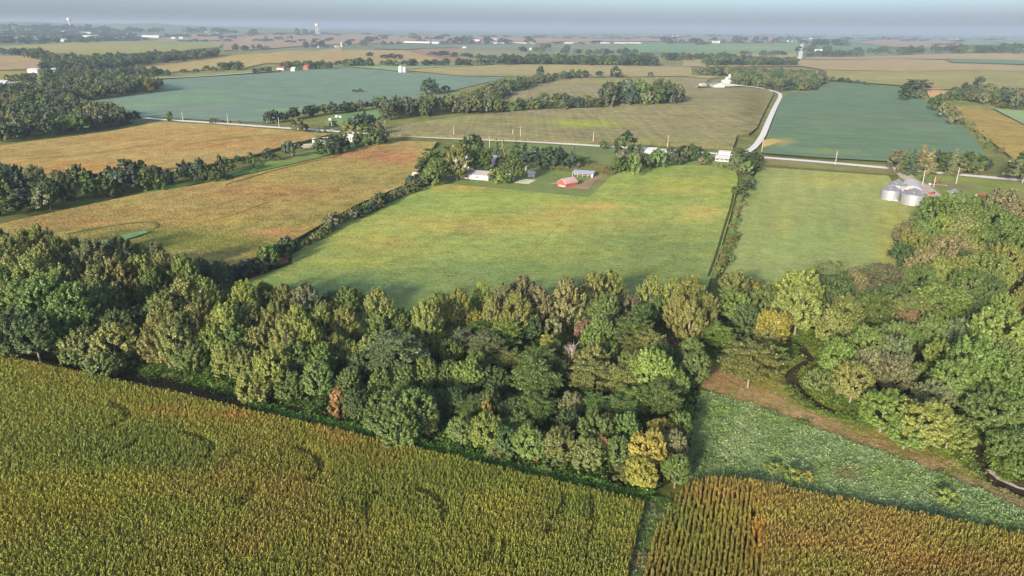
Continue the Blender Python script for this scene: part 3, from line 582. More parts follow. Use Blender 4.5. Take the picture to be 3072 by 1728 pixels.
def crown_mesh(name, seed, kind, w, h, lobes, per, leaf, mat, base=.25):
    """a crown of many leafy sprays gathered on limbs; w width, h tree height, base where the crown starts"""
    r = np.random.default_rng(seed)
    z0 = h * base; ch = h - z0
    u = r.uniform(-1, 1, lobes); ph = r.uniform(0, 2 * math.pi, lobes)
    if kind == 'plume':
        zz = r.uniform(0, 1, lobes) ** .8; prof = np.sin(np.pi * np.clip(.16 + .80 * zz, 0, 1)) ** .7
        rad = (r.uniform(.25, 1, lobes) ** .5) * prof * w * .5 * r.uniform(.75, 1.08, lobes)
        c = np.column_stack([rad * np.cos(ph), rad * np.sin(ph), z0 + zz * ch * .9])
        o = np.column_stack([np.cos(ph), np.sin(ph), np.zeros(lobes)]); d = unit(o * .45 * (rad / (w * .5))[:, None] + np.array([0, 0, 1.0]) + r.normal(0, .12, (lobes, 3)))
        ln = r.uniform(.8, 1.5, lobes) * w * .135; lr = r.uniform(.75, 1.25, lobes) * w * .052
    elif kind == 'round':
        th = np.arccos(np.clip(r.uniform(-.55, 1, lobes), -1, 1)); k = r.uniform(.55, 1, lobes) ** .45
        # a lumpy outline: a few big limbs push the surface out
        ax = unit(r.normal(0, 1, (7, 3))); n0 = np.column_stack([np.sin(th) * np.cos(ph), np.sin(th) * np.sin(ph), np.cos(th)])
        k = k * (.80 + .26 * np.max(np.clip(n0 @ ax.T, 0, 1) ** 6, 1))
        c = n0 * k[:, None] * np.array([w * .47, w * .47, ch * .5]) + np.array([0, 0, z0 + ch * .47])
        d = unit(n0 * .6 + np.array([0, 0, .8]) + r.normal(0, .15, (lobes, 3)))
        ln = r.uniform(.75, 1.4, lobes) * w * .098; lr = r.uniform(.75, 1.25, lobes) * w * .048
    elif kind == 'layer':
        th = np.arccos(np.clip(r.uniform(-.25, 1, lobes), -1, 1)); k = r.uniform(.35, 1, lobes) ** .5
        n0 = np.column_stack([np.sin(th) * np.cos(ph), np.sin(th) * np.sin(ph), np.cos(th)])
        c = n0 * k[:, None] * np.array([w * .47, w * .47, ch * .55]) + np.array([0, 0, z0 + ch * .38])
        c[:, 2] = z0 + np.round((c[:, 2] - z0) / (ch / 6)) * ch / 6 + r.normal(0, ch * .02, lobes)
        d = unit(n0 * np.array([1, 1, .1]) + np.array([0, 0, .05]) + r.normal(0, .15, (lobes, 3)))
        ln = r.uniform(.8, 1.3, lobes) * w * .12; lr = r.uniform(.8, 1.2, lobes) * w * .085
    elif kind == 'spruce':
        zz = 1 - r.uniform(0, 1, lobes) ** .5 * .98; rad = (1 - zz) * w * .5 * r.uniform(.6, 1.05, lobes)
        c = np.column_stack([rad * .6 * np.cos(ph), rad * .6 * np.sin(ph), z0 + zz * ch])
        d = unit(np.column_stack([np.cos(ph), np.sin(ph), np.full(lobes, -.18)]) + r.normal(0, .1, (lobes, 3)))
        ln = rad * .55 + .3; lr = np.full(lobes, w * .06)
    N = lobes * per; li = np.repeat(np.arange(lobes), per)
    q = unit(r.normal(0, 1, (N, 3))) * (r.uniform(0, 1, N) ** .38)[:, None]
    dd = d[li]; along = (q * dd).sum(-1, keepdims=True) * dd; rest = q - along
    if kind in ('layer', 'spruce'): rest = rest * np.array([1, 1, .38])
    taper = 1 - .45 * np.clip((q * dd).sum(-1, keepdims=True), -1, 1)
    p = c[li] + along * ln[li][:, None] + rest * lr[li][:, None] * taper
    p[:, 2] = np.maximum(p[:, 2], .15)
    nrm = rest * 1.0 + dd * .35 + np.array([0, 0, .35]) + r.normal(0, .45, (N, 3))
    if kind == 'layer': nrm = np.array([0, 0, 1.0]) + rest * .5 + r.normal(0, .4, (N, 3))
    t = dd * (1.0 if kind != 'layer' else .5) + r.normal(0, .5, (N, 3))
    size = leaf * r.uniform(.6, 1.3, N)
    V3, F = leaf_cards(r, p, nrm, t, size, 1.5)
    lv = r.uniform(0, 1, lobes)
    var = np.repeat(np.clip(.55 * r.uniform(0, 1, N) + .45 * lv[li], 0, 1), 6)
    return mesh_np(name, V3, F, [mat], {'var': ('FLOAT', var)}), c
def trunk_mesh(name, seed, w, h, base, cs, mat, limbs=7, lean=.02, thick=.018):
    r = random.Random(seed); b = MB(); R = h * thick
    top = h * .62; lx, ly = r.uniform(-lean, lean) * h, r.uniform(-lean, lean) * h
    b.tube([(0, 0, -.4), (0, 0, .25), (lx * .2, ly * .2, h * .2), (lx * .6, ly * .6, h * .42), (lx, ly, top)], [R * 1.5, R * 1.15, R * .9, R * .65, R * .22], 7)
    idx = list(range(len(cs))); r.shuffle(idx)
    for k in idx[:limbs]:
        e = cs[k]; s = r.uniform(.2, .5) * h; a = Vector((lx * s / top, ly * s / top, s)); e = Vector(e)
        if e.z < s + .04 * h: continue
        m = a.lerp(e, .5) + Vector((0, 0, -.03 * h))
        b.tube([a, m, e], [R * .42, R * .28, R * .1], 5, False)
    return b.mesh(name, mat)
PROT = {}
def species(code, kind, w, h, lobes, per, leaf, base, n, thick=.018):
    for i in range(n):
        sd = hash((len(code) * 131 + ord(code[0]) * 17 + i * 7919)) % 99991
        cm, cs = crown_mesh('crown_%s' % code, sd, kind, w, h, lobes, per, leaf, M['leaf'], base)
        tm = trunk_mesh('trunk_%s' % code, sd + 1, w, h, base, cs, M['bark'], thick=thick)
        PROT[(code, i)] = (cm, tm, w, h)
    PROT[code] = n
species('C', 'plume', 11, 22, 160, 74, .31, .16, 4)
species('M', 'round', 12, 16, 240, 58, .30, .10, 5)
species('L', 'layer', 12, 13, 160, 70, .31, .18, 4)
species('W', 'round', 9, 8.5, 140, 52, .27, .02, 3)
species('B', 'round', 3.4, 3.0, 26, 30, .26, .0, 3, .012)
species('S', 'spruce', 6.5, 15, 120, 26, .45, .04, 2)
FARP = []
for i, (kind, w, h, base) in enumerate((('round', 11, 12, .04), ('plume', 10, 15, .04), ('round', 12, 11, .03), ('layer', 11, 11, .05))):
    cm, cs = crown_mesh('far_crown', 500 + i, kind, w, h, 34, 22, 1.15, M['leaf_i'], base)
    FARP.append((proto('far_tree', cm), w, h))
def bare_tree(name, seed, h, mat):
    r = random.Random(seed); b = MB()
    def grow(a, d, L, R, lev):
        e = a + d * L; b.tube([a, a.lerp(e, .5) + Vector((r.uniform(-.04, .04), r.uniform(-.04, .04), 0)) * L, e], [R, R * .8, R * .55], 5 if lev < 2 else 3, False)
        if lev >= 5: return
        for _ in range(3 if lev < 4 else 2):
            n = (d + Vector((r.uniform(-.75, .75), r.uniform(-.75, .75), r.uniform(-.1, .5)))).normalized(); grow(a.lerp(e, r.uniform(.6, 1)), n, L * r.uniform(.55, .78), R * .55, lev + 1)
    grow(Vector((0, 0, -.3)), Vector((.02, 0, 1)), h * .34, h * .016, 0)
    return b.mesh(name, mat)

# ------------------------------------------------------------------ where the trees stand
TINT = {'ol': ((0.187, 0.204, 0.065), 'olive green'), 'og': ((0.177, 0.185, 0.089), 'grey olive'), 'yg': ((0.196, 0.234, 0.061), 'yellow green'), 'gr': ((0.128, 0.185, 0.052), 'leaf green'), 'dk': ((0.084, 0.127, 0.044), 'dark green'),
        'bg': ((0.163, 0.234, 0.055), 'bright green'), 'gg': ((0.145, 0.175, 0.086), 'grey green'), 'ye': ((0.282, 0.257, 0.057), 'yellow'), 'or': ((0.292, 0.185, 0.069), 'orange brown'), 'rb': ((0.206, 0.149, 0.081), 'reddish brown'),
        'tn': ((0.214, 0.204, 0.101), 'tan'), 'bl': ((0.083, 0.122, 0.070), 'blue green'), 'pg': ((0.195, 0.226, 0.101), 'pale green'), 'pk': ((0.236, 0.159, 0.114), 'pinkish')}
SHAPE = {'C': 'plume-topped tree', 'M': 'round-crowned tree', 'L': 'spreading layered tree', 'W': 'low bushy tree', 'B': 'shrub', 'S': 'spruce'}
RATIO = {'C': (1.75, 14, 24), 'M': (1.3, 8, 20), 'L': (1.05, 7, 17), 'W': (.95, 4, 13), 'B': (.85, 1.5, 5), 'S': (2.3, 8, 18)}
TREES = []          # (code, variant, x, y, z, width, height, tint name, zone, rz)
LA, LF = hit(D((68, 885)))[0], hit(D((1107, 447)))[0]
LB, LC = hit(D((1647, 1245)))[0], hit(D((1892, 388)))[0]
def side(a, b, p): return (b[0] - a[0]) * (p[1] - a[1]) - (b[1] - a[1]) * (p[0] - a[0])
def add_tree(code, x, y, w, h, tint, zone, jit=1.0):
    z = float(ground(x, y))
    TREES.append([code, int(rng.integers(PROT[code])), x, y, z, w, h, tint, zone, float(rng.uniform(0, 6.28)), jit])
def crowns(c, r, lst, zone=None, hs=1.0, ws=1.12):
    for it in lst:
        zx, zy, zw, code, tint = it[:5]
        q, lo, hi = RATIO[code]
        px = T(c, r, (zx, zy))[0]
        h = 14.0
        for _ in range(3):
            p = hit([px], .62 * h)[0]; d = math.hypot(p[0], p[1], CAM[2] - h * .6)
            w = zw / 2.51563 * d / F_PX; h = min(hi, max(lo, w * q * hs))
        zn = zone or ('the left wood' if side(LA, LF, p) > 0 else 'the right wood' if side(LB, LC, p) < 0 else 'the middle wood')
        add_tree(code, p[0], p[1], w * ws, h, tint, zn)
crowns(0, 1, [(60, 480, 210, 'C', 'ol'), (180, 420, 190, 'C', 'ol'), (290, 390, 200, 'C', 'yg'), (330, 560, 230, 'C', 'ol'), (130, 590, 220, 'C', 'ol'), (250, 640, 250, 'C', 'yg'), (430, 450, 170, 'C', 'ol'), (560, 430, 140, 'C', 'yg'), (700, 520, 240, 'C', 'og'), (900, 480, 220, 'C', 'og'),
    (1060, 500, 170, 'C', 'ol'), (1180, 490, 170, 'C', 'og'), (880, 640, 240, 'C', 'ol'), (1080, 620, 220, 'C', 'yg'), (1230, 560, 150, 'C', 'ol'), (1390, 610, 200, 'C', 'yg'), (1150, 720, 180, 'C', 'gr'), (730, 700, 220, 'C', 'ol'), (300, 780, 300, 'M', 'gr'), (120, 820, 260, 'M', 'gr'),
    (560, 860, 330, 'M', 'gr'), (790, 830, 260, 'M', 'gr'), (430, 970, 260, 'M', 'gr'), (150, 960, 260, 'M', 'dk'), (40, 1060, 240, 'M', 'dk'), (250, 1060, 250, 'M', 'dk'), (20, 700, 200, 'C', 'dk'), (470, 700, 220, 'C', 'ol'), (620, 1090, 280, 'W', 'ol'), (850, 1110, 300, 'W', 'ol'), (760, 1240, 240, 'W', 'gr'),
    (940, 1220, 180, 'W', 'dk'), (560, 1180, 200, 'W', 'gr'), (900, 990, 220, 'M', 'dk'), (60, 1180, 180, 'B', 'gr'), (1490, 560, 190, 'W', 'dk'), (1560, 600, 160, 'W', 'dk'), (30, 560, 190, 'C', 'dk'),
    (1400, 830, 300, 'C', 'ol'), (1250, 930, 270, 'C', 'ol'), (1560, 780, 200, 'C', 'yg'), (1640, 880, 210, 'C', 'yg'), (1850, 820, 250, 'C', 'yg'), (1990, 790, 190, 'C', 'yg'), (2150, 810, 200, 'C', 'ol'), (2310, 820, 230, 'C', 'og'), (2490, 830, 190, 'M', 'dk'), (1480, 1000, 260, 'C', 'ol'), (1330, 1080, 260, 'C', 'ol'),
    (1180, 1080, 230, 'C', 'ol'), (1700, 1000, 260, 'C', 'yg'), (1900, 970, 220, 'C', 'ol'), (2080, 960, 220, 'C', 'ol'), (2250, 980, 220, 'C', 'yg'), (2450, 960, 220, 'C', 'ol'), (1600, 1120, 250, 'M', 'yg'), (1770, 1130, 240, 'M', 'gr'), (1250, 1220, 240, 'M', 'gr'), (1350, 1320, 220, 'M', 'gr'),
    (1560, 1310, 260, 'M', 'yg'), (1720, 1250, 230, 'M', 'yg'), (1950, 1130, 240, 'M', 'ol'), (2150, 1120, 240, 'C', 'ol'), (2330, 1110, 220, 'C', 'yg'), (2050, 1300, 270, 'M', 'yg'), (2230, 1240, 250, 'M', 'gr'), (2420, 1250, 230, 'M', 'gr'), (2400, 1390, 240, 'M', 'gr'), (1900, 1390, 240, 'M', 'yg'), (2540, 1150, 200, 'M', 'ol'), (2180, 1400, 220, 'M', 'gr'), (1840, 1280, 200, 'M', 'ol'), (1440, 1200, 220, 'M', 'gr'), (1660, 1400, 160, 'W', 'ol')])
crowns(1, 1, [(60, 820, 230, 'M', 'gr'), (280, 870, 250, 'C', 'ol'), (30, 980, 200, 'C', 'yg'), (270, 980, 220, 'M', 'gr'), (440, 960, 200, 'M', 'gr'), (640, 970, 260, 'C', 'yg'), (740, 870, 200, 'C', 'yg'), (880, 850, 220, 'C', 'yg'), (960, 930, 180, 'M', 'ye'), (1060, 790, 170, 'C', 'yg'), (1140, 910, 160, 'C', 'ol'), (1230, 810, 220, 'C', 'og'), (1370, 760, 230, 'C', 'og'),
    (1320, 890, 240, 'C', 'ol'), (1500, 840, 220, 'C', 'og'), (1700, 790, 260, 'C', 'tn'), (1900, 730, 220, 'C', 'ol'), (2030, 700, 200, 'C', 'yg'), (1990, 870, 240, 'M', 'gr'), (2170, 850, 180, 'M', 'og'), (2340, 750, 200, 'C', 'yg'), (2400, 860, 180, 'M', 'gr'), (2500, 770, 200, 'C', 'yg'), (2540, 890, 200, 'C', 'ol'), (1570, 935, 150, 'M', 'rb'), (1590, 1010, 150, 'M', 'og'),
    (1850, 985, 160, 'M', 'rb'), (1430, 1010, 180, 'M', 'dk'), (1240, 1060, 240, 'L', 'bg'), (1040, 1040, 200, 'L', 'gr'), (900, 1110, 220, 'L', 'gg'), (1100, 1150, 260, 'L', 'gg'), (400, 1200, 400, 'L', 'gg'), (620, 1080, 220, 'M', 'dk'), (690, 1150, 180, 'M', 'gr'), (60, 1200, 170, 'M', 'yg'), (160, 1280, 220, 'M', 'dk'), (1180, 1230, 200, 'L', 'ol'), (1300, 1250, 180, 'L', 'ol'),
    (1550, 1120, 140, 'M', 'ye'), (1480, 1270, 300, 'L', 'gr'), (1480, 1390, 340, 'L', 'gr'), (1020, 1290, 200, 'M', 'gr'), (820, 1180, 180, 'M', 'gr'), (640, 1350, 220, 'M', 'bg'), (480, 1400, 200, 'M', 'gr'), (300, 1420, 200, 'M', 'gr'), (800, 1350, 200, 'M', 'gr'), (960, 1370, 230, 'M', 'bg'), (1900, 1250, 240, 'M', 'ol'), (1890, 1370, 300, 'L', 'ol'), (1960, 1040, 220, 'M', 'gr'), (1890, 1110, 180, 'M', 'bg'),
    (2090, 1000, 180, 'L', 'gr'), (2200, 1040, 290, 'L', 'gr'), (2160, 1160, 220, 'L', 'ol'), (2330, 1140, 250, 'L', 'ol'), (2400, 1240, 220, 'M', 'gr'), (2490, 1130, 130, 'B', 'pk'), (2360, 1330, 310, 'M', 'bg'), (2510, 1420, 220, 'M', 'gr'), (2200, 1300, 240, 'M', 'gr'), (2100, 1400, 260, 'L', 'ol'), (1160, 1400, 200, 'M', 'dk'), (60, 1400, 200, 'M', 'gr'), (1690, 990, 120, 'W', 'gr'), (1640, 1330, 160, 'M', 'dk'), (560, 1220, 200, 'M', 'dk'), (2280, 930, 180, 'M', 'dk')])
crowns(1, 2, [(330, 190, 320, 'M', 'gr'), (560, 160, 330, 'M', 'gr'), (640, 240, 220, 'M', 'yg'), (440, 290, 300, 'M', 'gr'), (120, 130, 200, 'M', 'dk'), (-30, 100, 130, 'M', 'or'), (860, 120, 200, 'M', 'dk'), (980, 160, 220, 'L', 'gr'), (1120, 110, 180, 'M', 'dk'), (1090, 185, 80, 'M', 'ye'), (1090, 330, 250, 'M', 'yg'), (900, 330, 180, 'M', 'gr'), (1300, 180, 200, 'M', 'dk'), (1480, 160, 280, 'L', 'gr'),
    (1340, 290, 220, 'L', 'gr'), (1420, 420, 260, 'M', 'gr'), (1250, 400, 210, 'M', 'dk'), (1500, 520, 120, 'W', 'ye'), (1640, 430, 260, 'M', 'ol'), (1740, 150, 200, 'M', 'og'), (1900, 150, 240, 'L', 'gr'), (1720, 270, 200, 'M', 'dk'), (1920, 330, 270, 'M', 'gr'), (2000, 310, 140, 'M', 'or'), (1960, 470, 140, 'M', 'or'), (1870, 500, 250, 'M', 'ol'), (2090, 180, 250, 'L', 'gr'), (2200, 110, 250, 'L', 'gr'), (2400, 90, 300, 'L', 'gr'),
    (2150, 330, 240, 'M', 'gr'), (2320, 470, 290, 'M', 'ye'), (2420, 340, 200, 'M', 'ye'), (2270, 640, 230, 'M', 'ye'), (2500, 450, 200, 'M', 'og'), (2530, 620, 200, 'M', 'gr'), (2080, 480, 200, 'M', 'gr'), (1600, 560, 180, 'W', 'gr'), (2560, 300, 180, 'M', 'gr'), (720, 120, 180, 'M', 'dk'), (1180, 480, 160, 'W', 'ol'), (2120, 640, 160, 'W', 'ol')])
crowns(2, 1, [(60, 770, 230, 'C', 'ol'), (180, 880, 200, 'C', 'ol'), (60, 950, 220, 'C', 'ol'), (270, 1070, 220, 'L', 'bg'), (60, 1200, 200, 'M', 'gr'), (400, 700, 220, 'M', 'ol'), (520, 710, 150, 'M', 'ye'), (390, 840, 230, 'M', 'gr'), (630, 810, 250, 'M', 'gr'), (890, 740, 320, 'M', 'yg'), (880, 850, 320, 'M', 'yg'), (1030, 760, 170, 'M', 'yg'), (880, 960, 220, 'M', 'gr'), (1080, 610, 220, 'L', 'pg'), (1150, 570, 150, 'L', 'yg'),
    (1340, 590, 100, 'B', 'tn'), (1500, 640, 260, 'L', 'og'), (1290, 680, 180, 'M', 'tn'), (1170, 720, 240, 'M', 'dk'), (1230, 780, 150, 'M', 'yg'), (1430, 860, 290, 'L', 'gr'), (1230, 900, 260, 'M', 'yg'), (1150, 1000, 240, 'M', 'ol'), (1620, 900, 180, 'M', 'ol'), (1760, 880, 270, 'L', 'tn'), (1720, 980, 160, 'M', 'rb'), (1950, 830, 400, 'L', 'bg'), (680, 1000, 240, 'M', 'ye'), (640, 1090, 180, 'M', 'ol'), (900, 1080, 200, 'M', 'gr'),
    (1270, 1050, 160, 'M', 'bg'), (1450, 1050, 140, 'M', 'bg'), (1560, 1080, 160, 'M', 'bg'), (1680, 1060, 180, 'M', 'gr'), (1180, 1180, 200, 'M', 'gr'), (1400, 1140, 260, 'M', 'bg'), (1380, 1280, 230, 'M', 'pg'), (1600, 1210, 250, 'M', 'gg'), (1890, 1030, 240, 'M', 'gr'), (2070, 1060, 240, 'M', 'gg'), (1890, 1130, 170, 'M', 'gr'), (2040, 1120, 170, 'M', 'og'), (2400, 1060, 350, 'M', 'yg'), (2200, 1250, 330, 'M', 'bg'),
    (1960, 1230, 220, 'M', 'yg'), (2450, 1270, 250, 'M', 'gr'), (2080, 1390, 300, 'M', 'gr'), (2400, 1410, 260, 'M', 'gr'), (520, 1260, 360, 'L', 'ol'), (660, 1230, 240, 'L', 'yg'), (1300, 1390, 280, 'M', 'ol'), (1020, 1390, 180, 'W', 'gr'), (1600, 1350, 250, 'M', 'og'), (1790, 1340, 180, 'W', 'gr'), (480, 1060, 180, 'W', 'gr'), (780, 1260, 140, 'W', 'yg'), (1000, 860, 180, 'M', 'ol'), (760, 920, 200, 'M', 'gr'), (480, 930, 190, 'M', 'dk'),
    (1900, 140, 220, 'M', 'gr'), (2100, 190, 240, 'M', 'gr'), (2260, 90, 150, 'M', 'gr'), (2420, 90, 250, 'M', 'tn'), (2530, 160, 200, 'M', 'tn'), (1790, 250, 130, 'M', 'dk'), (1680, 290, 150, 'M', 'og'), (1740, 340, 160, 'M', 'yg'), (1830, 320, 180, 'M', 'gr'), (1960, 280, 200, 'M', 'bg'), (2120, 290, 220, 'M', 'ol'), (2310, 200, 220, 'M', 'gr'), (2460, 290, 220, 'M', 'gr'), (2540, 420, 200, 'M', 'gr'), (1650, 430, 130, 'M', 'dk'),
    (1880, 420, 200, 'M', 'ol'), (2010, 440, 220, 'M', 'tn'), (2130, 440, 200, 'M', 'ol'), (2250, 380, 200, 'M', 'gr'), (2350, 450, 200, 'M', 'gr'), (2440, 490, 220, 'M', 'yg'), (1720, 500, 150, 'M', 'dk'), (1830, 530, 210, 'M', 'tn'), (1950, 590, 200, 'M', 'yg'), (2120, 590, 200, 'M', 'ol'), (2280, 580, 240, 'M', 'gr'), (2400, 610, 200, 'M', 'yg'), (1820, 640, 170, 'M', 'gr'), (2150, 700, 230, 'M', 'gr'), (2320, 740, 200, 'M', 'dk'), (1660, 650, 170, 'M', 'gr'), (1600, 770, 170, 'M', 'dk'), (2160, 880, 200, 'M', 'dk'), (2280, 900, 150, 'W', 'gr')])
crowns(2, 2, [(1530, 170, 320, 'M', 'bg'), (1850, 260, 360, 'M', 'yg'), (1700, 330, 260, 'M', 'bg'), (2030, 330, 280, 'M', 'yg'), (1900, 80, 250, 'M', 'pg'), (2150, 80, 250, 'M', 'gr'), (2350, 190, 330, 'M', 'gr'), (2510, 260, 240, 'M', 'gr'), (2350, 560, 160, 'W', 'ye'), (2450, 430, 200, 'M', 'gr'), (2560, 600, 200, 'W', 'gr'), (690, 620, 120, 'B', 'yg'), (840, 670, 150, 'B', 'yg'), (930, 690, 120, 'B', 'ye'), (1300, 130, 160, 'W', 'gr'), (1180, 90, 160, 'W', 'gr'), (2020, 840, 140, 'B', 'yg'), (1960, 800, 90, 'B', 'yg'),
    (2200, 230, 240, 'M', 'gr'), (2480, 100, 260, 'M', 'gr'), (2560, 420, 200, 'M', 'dk')], None, .78)
# the wood goes on past the right-hand side of the picture and in gaps between the traced crowns
def fill(poly_px, step, codes, tints, hw, zone, zplane=0.0, jit=.42, keep=3.2, limit=9999):
    poly = hit(poly_px, zplane)
    x0, y0 = poly.min(0); x1, y1 = poly.max(0); n = 0
    for gx in np.arange(x0, x1, step):
        for gy in np.arange(y0, y1, step):
            x, y = gx + rng.normal(0, jit * step * .6), gy + rng.normal(0, jit * step * .6)
            if not inside(poly, np.array([x]), np.array([y]))[0]: continue
            if keep and TREES:
                near = min(math.hypot(t[2] - x, t[3] - y) - .25 * t[5] for t in TREES if abs(t[2] - x) < 15 and abs(t[3] - y) < 15) if any(abs(t[2] - x) < 15 and abs(t[3] - y) < 15 for t in TREES) else 99
                if near < keep: continue
            c = codes[int(rng.integers(len(codes)))]
            w = rng.uniform(*hw); q, lo, hi = RATIO[c]
            add_tree(c, x, y, w, min(hi, max(lo, w * q)), tints[int(rng.integers(len(tints)))], zone); n += 1
            if n >= limit: return
MID = D((300, 935), (620, 1005), (900, 1070), (1100, 1112), (1300, 1160), (1500, 1205), (1640, 1232), (1700, 1140), (1755, 950), (1775, 800), (1500, 840), (1040, 875), (700, 850), (560, 770), (120, 885))
fill(MID, 8.5, 'MML', ['gr', 'dk', 'ol', 'gr'], (6, 9), 'the middle wood', keep=3.4)
fill(D((-80, 885), (60, 885), (560, 740), (400, 715), (200, 680), (-80, 665)), 9, 'CM', ['ol', 'dk', 'gr'], (7, 10), 'the left wood', keep=3.4)
fill(D((1790, 890), (1990, 880), (2170, 1030), (2300, 1110), (2440, 1150), (2576, 1225), (2680, 1260), (2680, 640), (2576, 570), (2420, 530), (2330, 545), (2275, 620), (2280, 780), (2060, 820), (1830, 800)), 9.5, 'MML', ['gr', 'ol', 'dk', 'bg'], (6.5, 10), 'the right wood', keep=3.6)
# creek water and open banks stay free of trunks where the photograph shows them
openw = hit(D((1760, 960), (1850, 972), (2000, 1040), (2150, 1105), (2300, 1168), (2440, 1228), (2700, 1330), (2700, 1480), (1700, 1480), (1735, 1150)))
openl = hit(D((300, 925), (420, 950), (520, 970), (600, 990), (640, 1012), (560, 1010), (430, 985), (300, 955)))
BENDS = [q for q in CREEK if hit(D((1980, 900)))[0][0] - 6 < q[0] and q[0] > 40]
TREES[:] = [t for t in TREES if t[0] == 'B' or not (t[8] == 'the right wood' and seg_dist(t[2], t[3], BENDS) < 3.0)]
TREES[:] = [t for t in TREES if t[7] in ('ye', 'yg') and t[0] in 'BW' or not (inside(openw, np.array([t[2]]), np.array([t[3]]))[0] and t[8] == 'the right wood' and t[0] not in 'BW') and not (inside(openl, np.array([t[2]]), np.array([t[3]]))[0])]
SHACK = hit(T(0, 1, (1048, 1250)))[0]; SV = -SHACK / np.hypot(*SHACK)
TREES[:] = [t for t in TREES if seg_dist(t[2], t[3], [tuple(SHACK - SV * 2), tuple(SHACK + SV * 22)]) > 4.0]
TREES[:] = [t for t in TREES if not (inside(POLY['bean_c'], np.array([t[2]]), np.array([t[3]]))[0] and side(LA, LF, (t[2], t[3])) < 0 and t[3] > 300)]

# trees round the farmyard and along the hedges
def line(pts, step, code, tints, hw, zone, spread=2.0, hf=1.0):
    c = hit(pts); d = np.r_[0, np.cumsum(np.hypot(*np.diff(c, axis=0).T))]
    s = 0.0
    while s < d[-1]:
        x, y = np.interp(s, d, c[:, 0]) + rng.normal(0, spread), np.interp(s, d, c[:, 1]) + rng.normal(0, spread)
        cd = code[int(rng.integers(len(code)))]; w = rng.uniform(*hw); q, lo, hi = RATIO[cd]
        add_tree(cd, x, y, w, min(hi, max(lo * .6, w * q * hf)), tints[int(rng.integers(len(tints)))], zone); s += step * rng.uniform(.7, 1.3)
crowns(1, 0, [(680, 1170, 130, 'M', 'gr'), (640, 1250, 120, 'M', 'dk'), (720, 1270, 150, 'M', 'gr'), (680, 1310, 120, 'M', 'gr'), (850, 1140, 120, 'M', 'gr'), (900, 1110, 120, 'M', 'gr'), (870, 1190, 160, 'C', 'ol'), (990, 1070, 130, 'M', 'dk'), (1050, 1190, 160, 'M', 'gr'), (1160, 1310, 100, 'M', 'yg'), (1220, 1320, 90, 'M', 'bg'), (1300, 1250, 150, 'M', 'gr'), (950, 1200, 90, 'M', 'dk'), (590, 1330, 90, 'W', 'bl'), (530, 1350, 80, 'W', 'bl')], 'the farmyard', 1.0, 1.35)
crowns(1, 0, [(1170, 1110, 80, 'S', 'dk'), (1220, 1120, 80, 'S', 'ol'), (1320, 1110, 110, 'S', 'dk'), (1200, 1170, 90, 'S', 'bl'), (1750, 1140, 60, 'S', 'og'), (1390, 1110, 70, 'S', 'bl')], 'the farmyard', 1.1, 1.4)
crowns(1, 0, [(1410, 1180, 110, 'M', 'bl'), (1480, 1160, 110, 'M', 'bl'), (1560, 1170, 120, 'M', 'bl'), (1640, 1170, 110, 'M', 'bl'), (1690, 1180, 90, 'M', 'bl'), (1740, 1210, 90, 'M', 'bl'), (1820, 1200, 80, 'W', 'gr'), (1980, 1085, 60, 'W', 'gr'), (2150, 1060, 130, 'M', 'dk'), (2130, 1180, 90, 'M', 'tn'), (2080, 1230, 80, 'M', 'gr'), (2140, 1250, 70, 'W', 'bg'), (2200, 1200, 60, 'C', 'gr'), (2230, 1230, 60, 'C', 'gr'), (2240, 1150, 80, 'M', 'bl'), (2310, 1200, 80, 'M', 'dk'), (2400, 1180, 110, 'M', 'gr'), (2350, 1200, 70, 'M', 'gr'), (2500, 1190, 60, 'M', 'og'), (2540, 1210, 60, 'W', 'dk'), (2040, 1270, 60, 'W', 'dk')], 'the farmyard windbreak', 1.1, 1.4)
crowns(2, 0, [(60, 1130, 110, 'M', 'dk'), (30, 1160, 90, 'M', 'og'), (160, 1210, 70, 'W', 'og'), (280, 1240, 60, 'B', 'og'), (180, 1170, 60, 'M', 'dk'), (410, 1210, 100, 'M', 'og'), (450, 1170, 90, 'M', 'dk'), (520, 1180, 100, 'M', 'dk'), (560, 1190, 80, 'M', 'dk'), (490, 1260, 90, 'M', 'gr'), (540, 1240, 80, 'M', 'dk'), (420, 1130, 70, 'W', 'ol'), (110, 1120, 60, 'W', 'dk')], 'the roadside houses', .95, 1.35)
line(D((1552, 432), (1580, 421), (1640, 417), (1705, 411)), 6.0, 'MW', ['gr', 'dk', 'bl', 'og'], (7, 10), 'the farmyard windbreak', 2.0)
line(D((1885, 410), (1876, 460), (1868, 500)), 6.0, 'MW', ['og', 'dk', 'gr'], (5, 7.5), 'the right hedge', 1.2, .75)
line(D((1868, 500), (1850, 575), (1826, 640), (1800, 705)), 4.2, 'B', ['gr', 'og', 'gr', 'ol', 'dk', 'gr', 'rb'], (2.6, 4), 'the right hedge', .8, 1.0)
line(D((1842, 600), (1826, 650), (1803, 700)), 9, 'W', ['yg', 'gr', 'ol'], (4, 5.5), 'the right hedge', .8, .85)
line(D((1085, 458), (1030, 482), (940, 526), (840, 576)), 3.6, 'BW', ['bl', 'dk', 'gr', 'og'], (5, 8.5), 'the left hedge', 1.6)
line(D((840, 576), (735, 640)), 3.8, 'B', ['dk', 'gr', 'ol'], (4.2, 6.0), 'the left hedge', 1.2)
line(D((735, 640), (690, 665), (640, 690), (560, 735)), 5.0, 'WM', ['dk', 'bl', 'gr'], (6.5, 9.5), 'the left hedge', 2.0, .9)
line(D((690, 675), (650, 695)), 7, 'W', ['rb', 'dk'], (4, 6), 'the left hedge', 1.0)
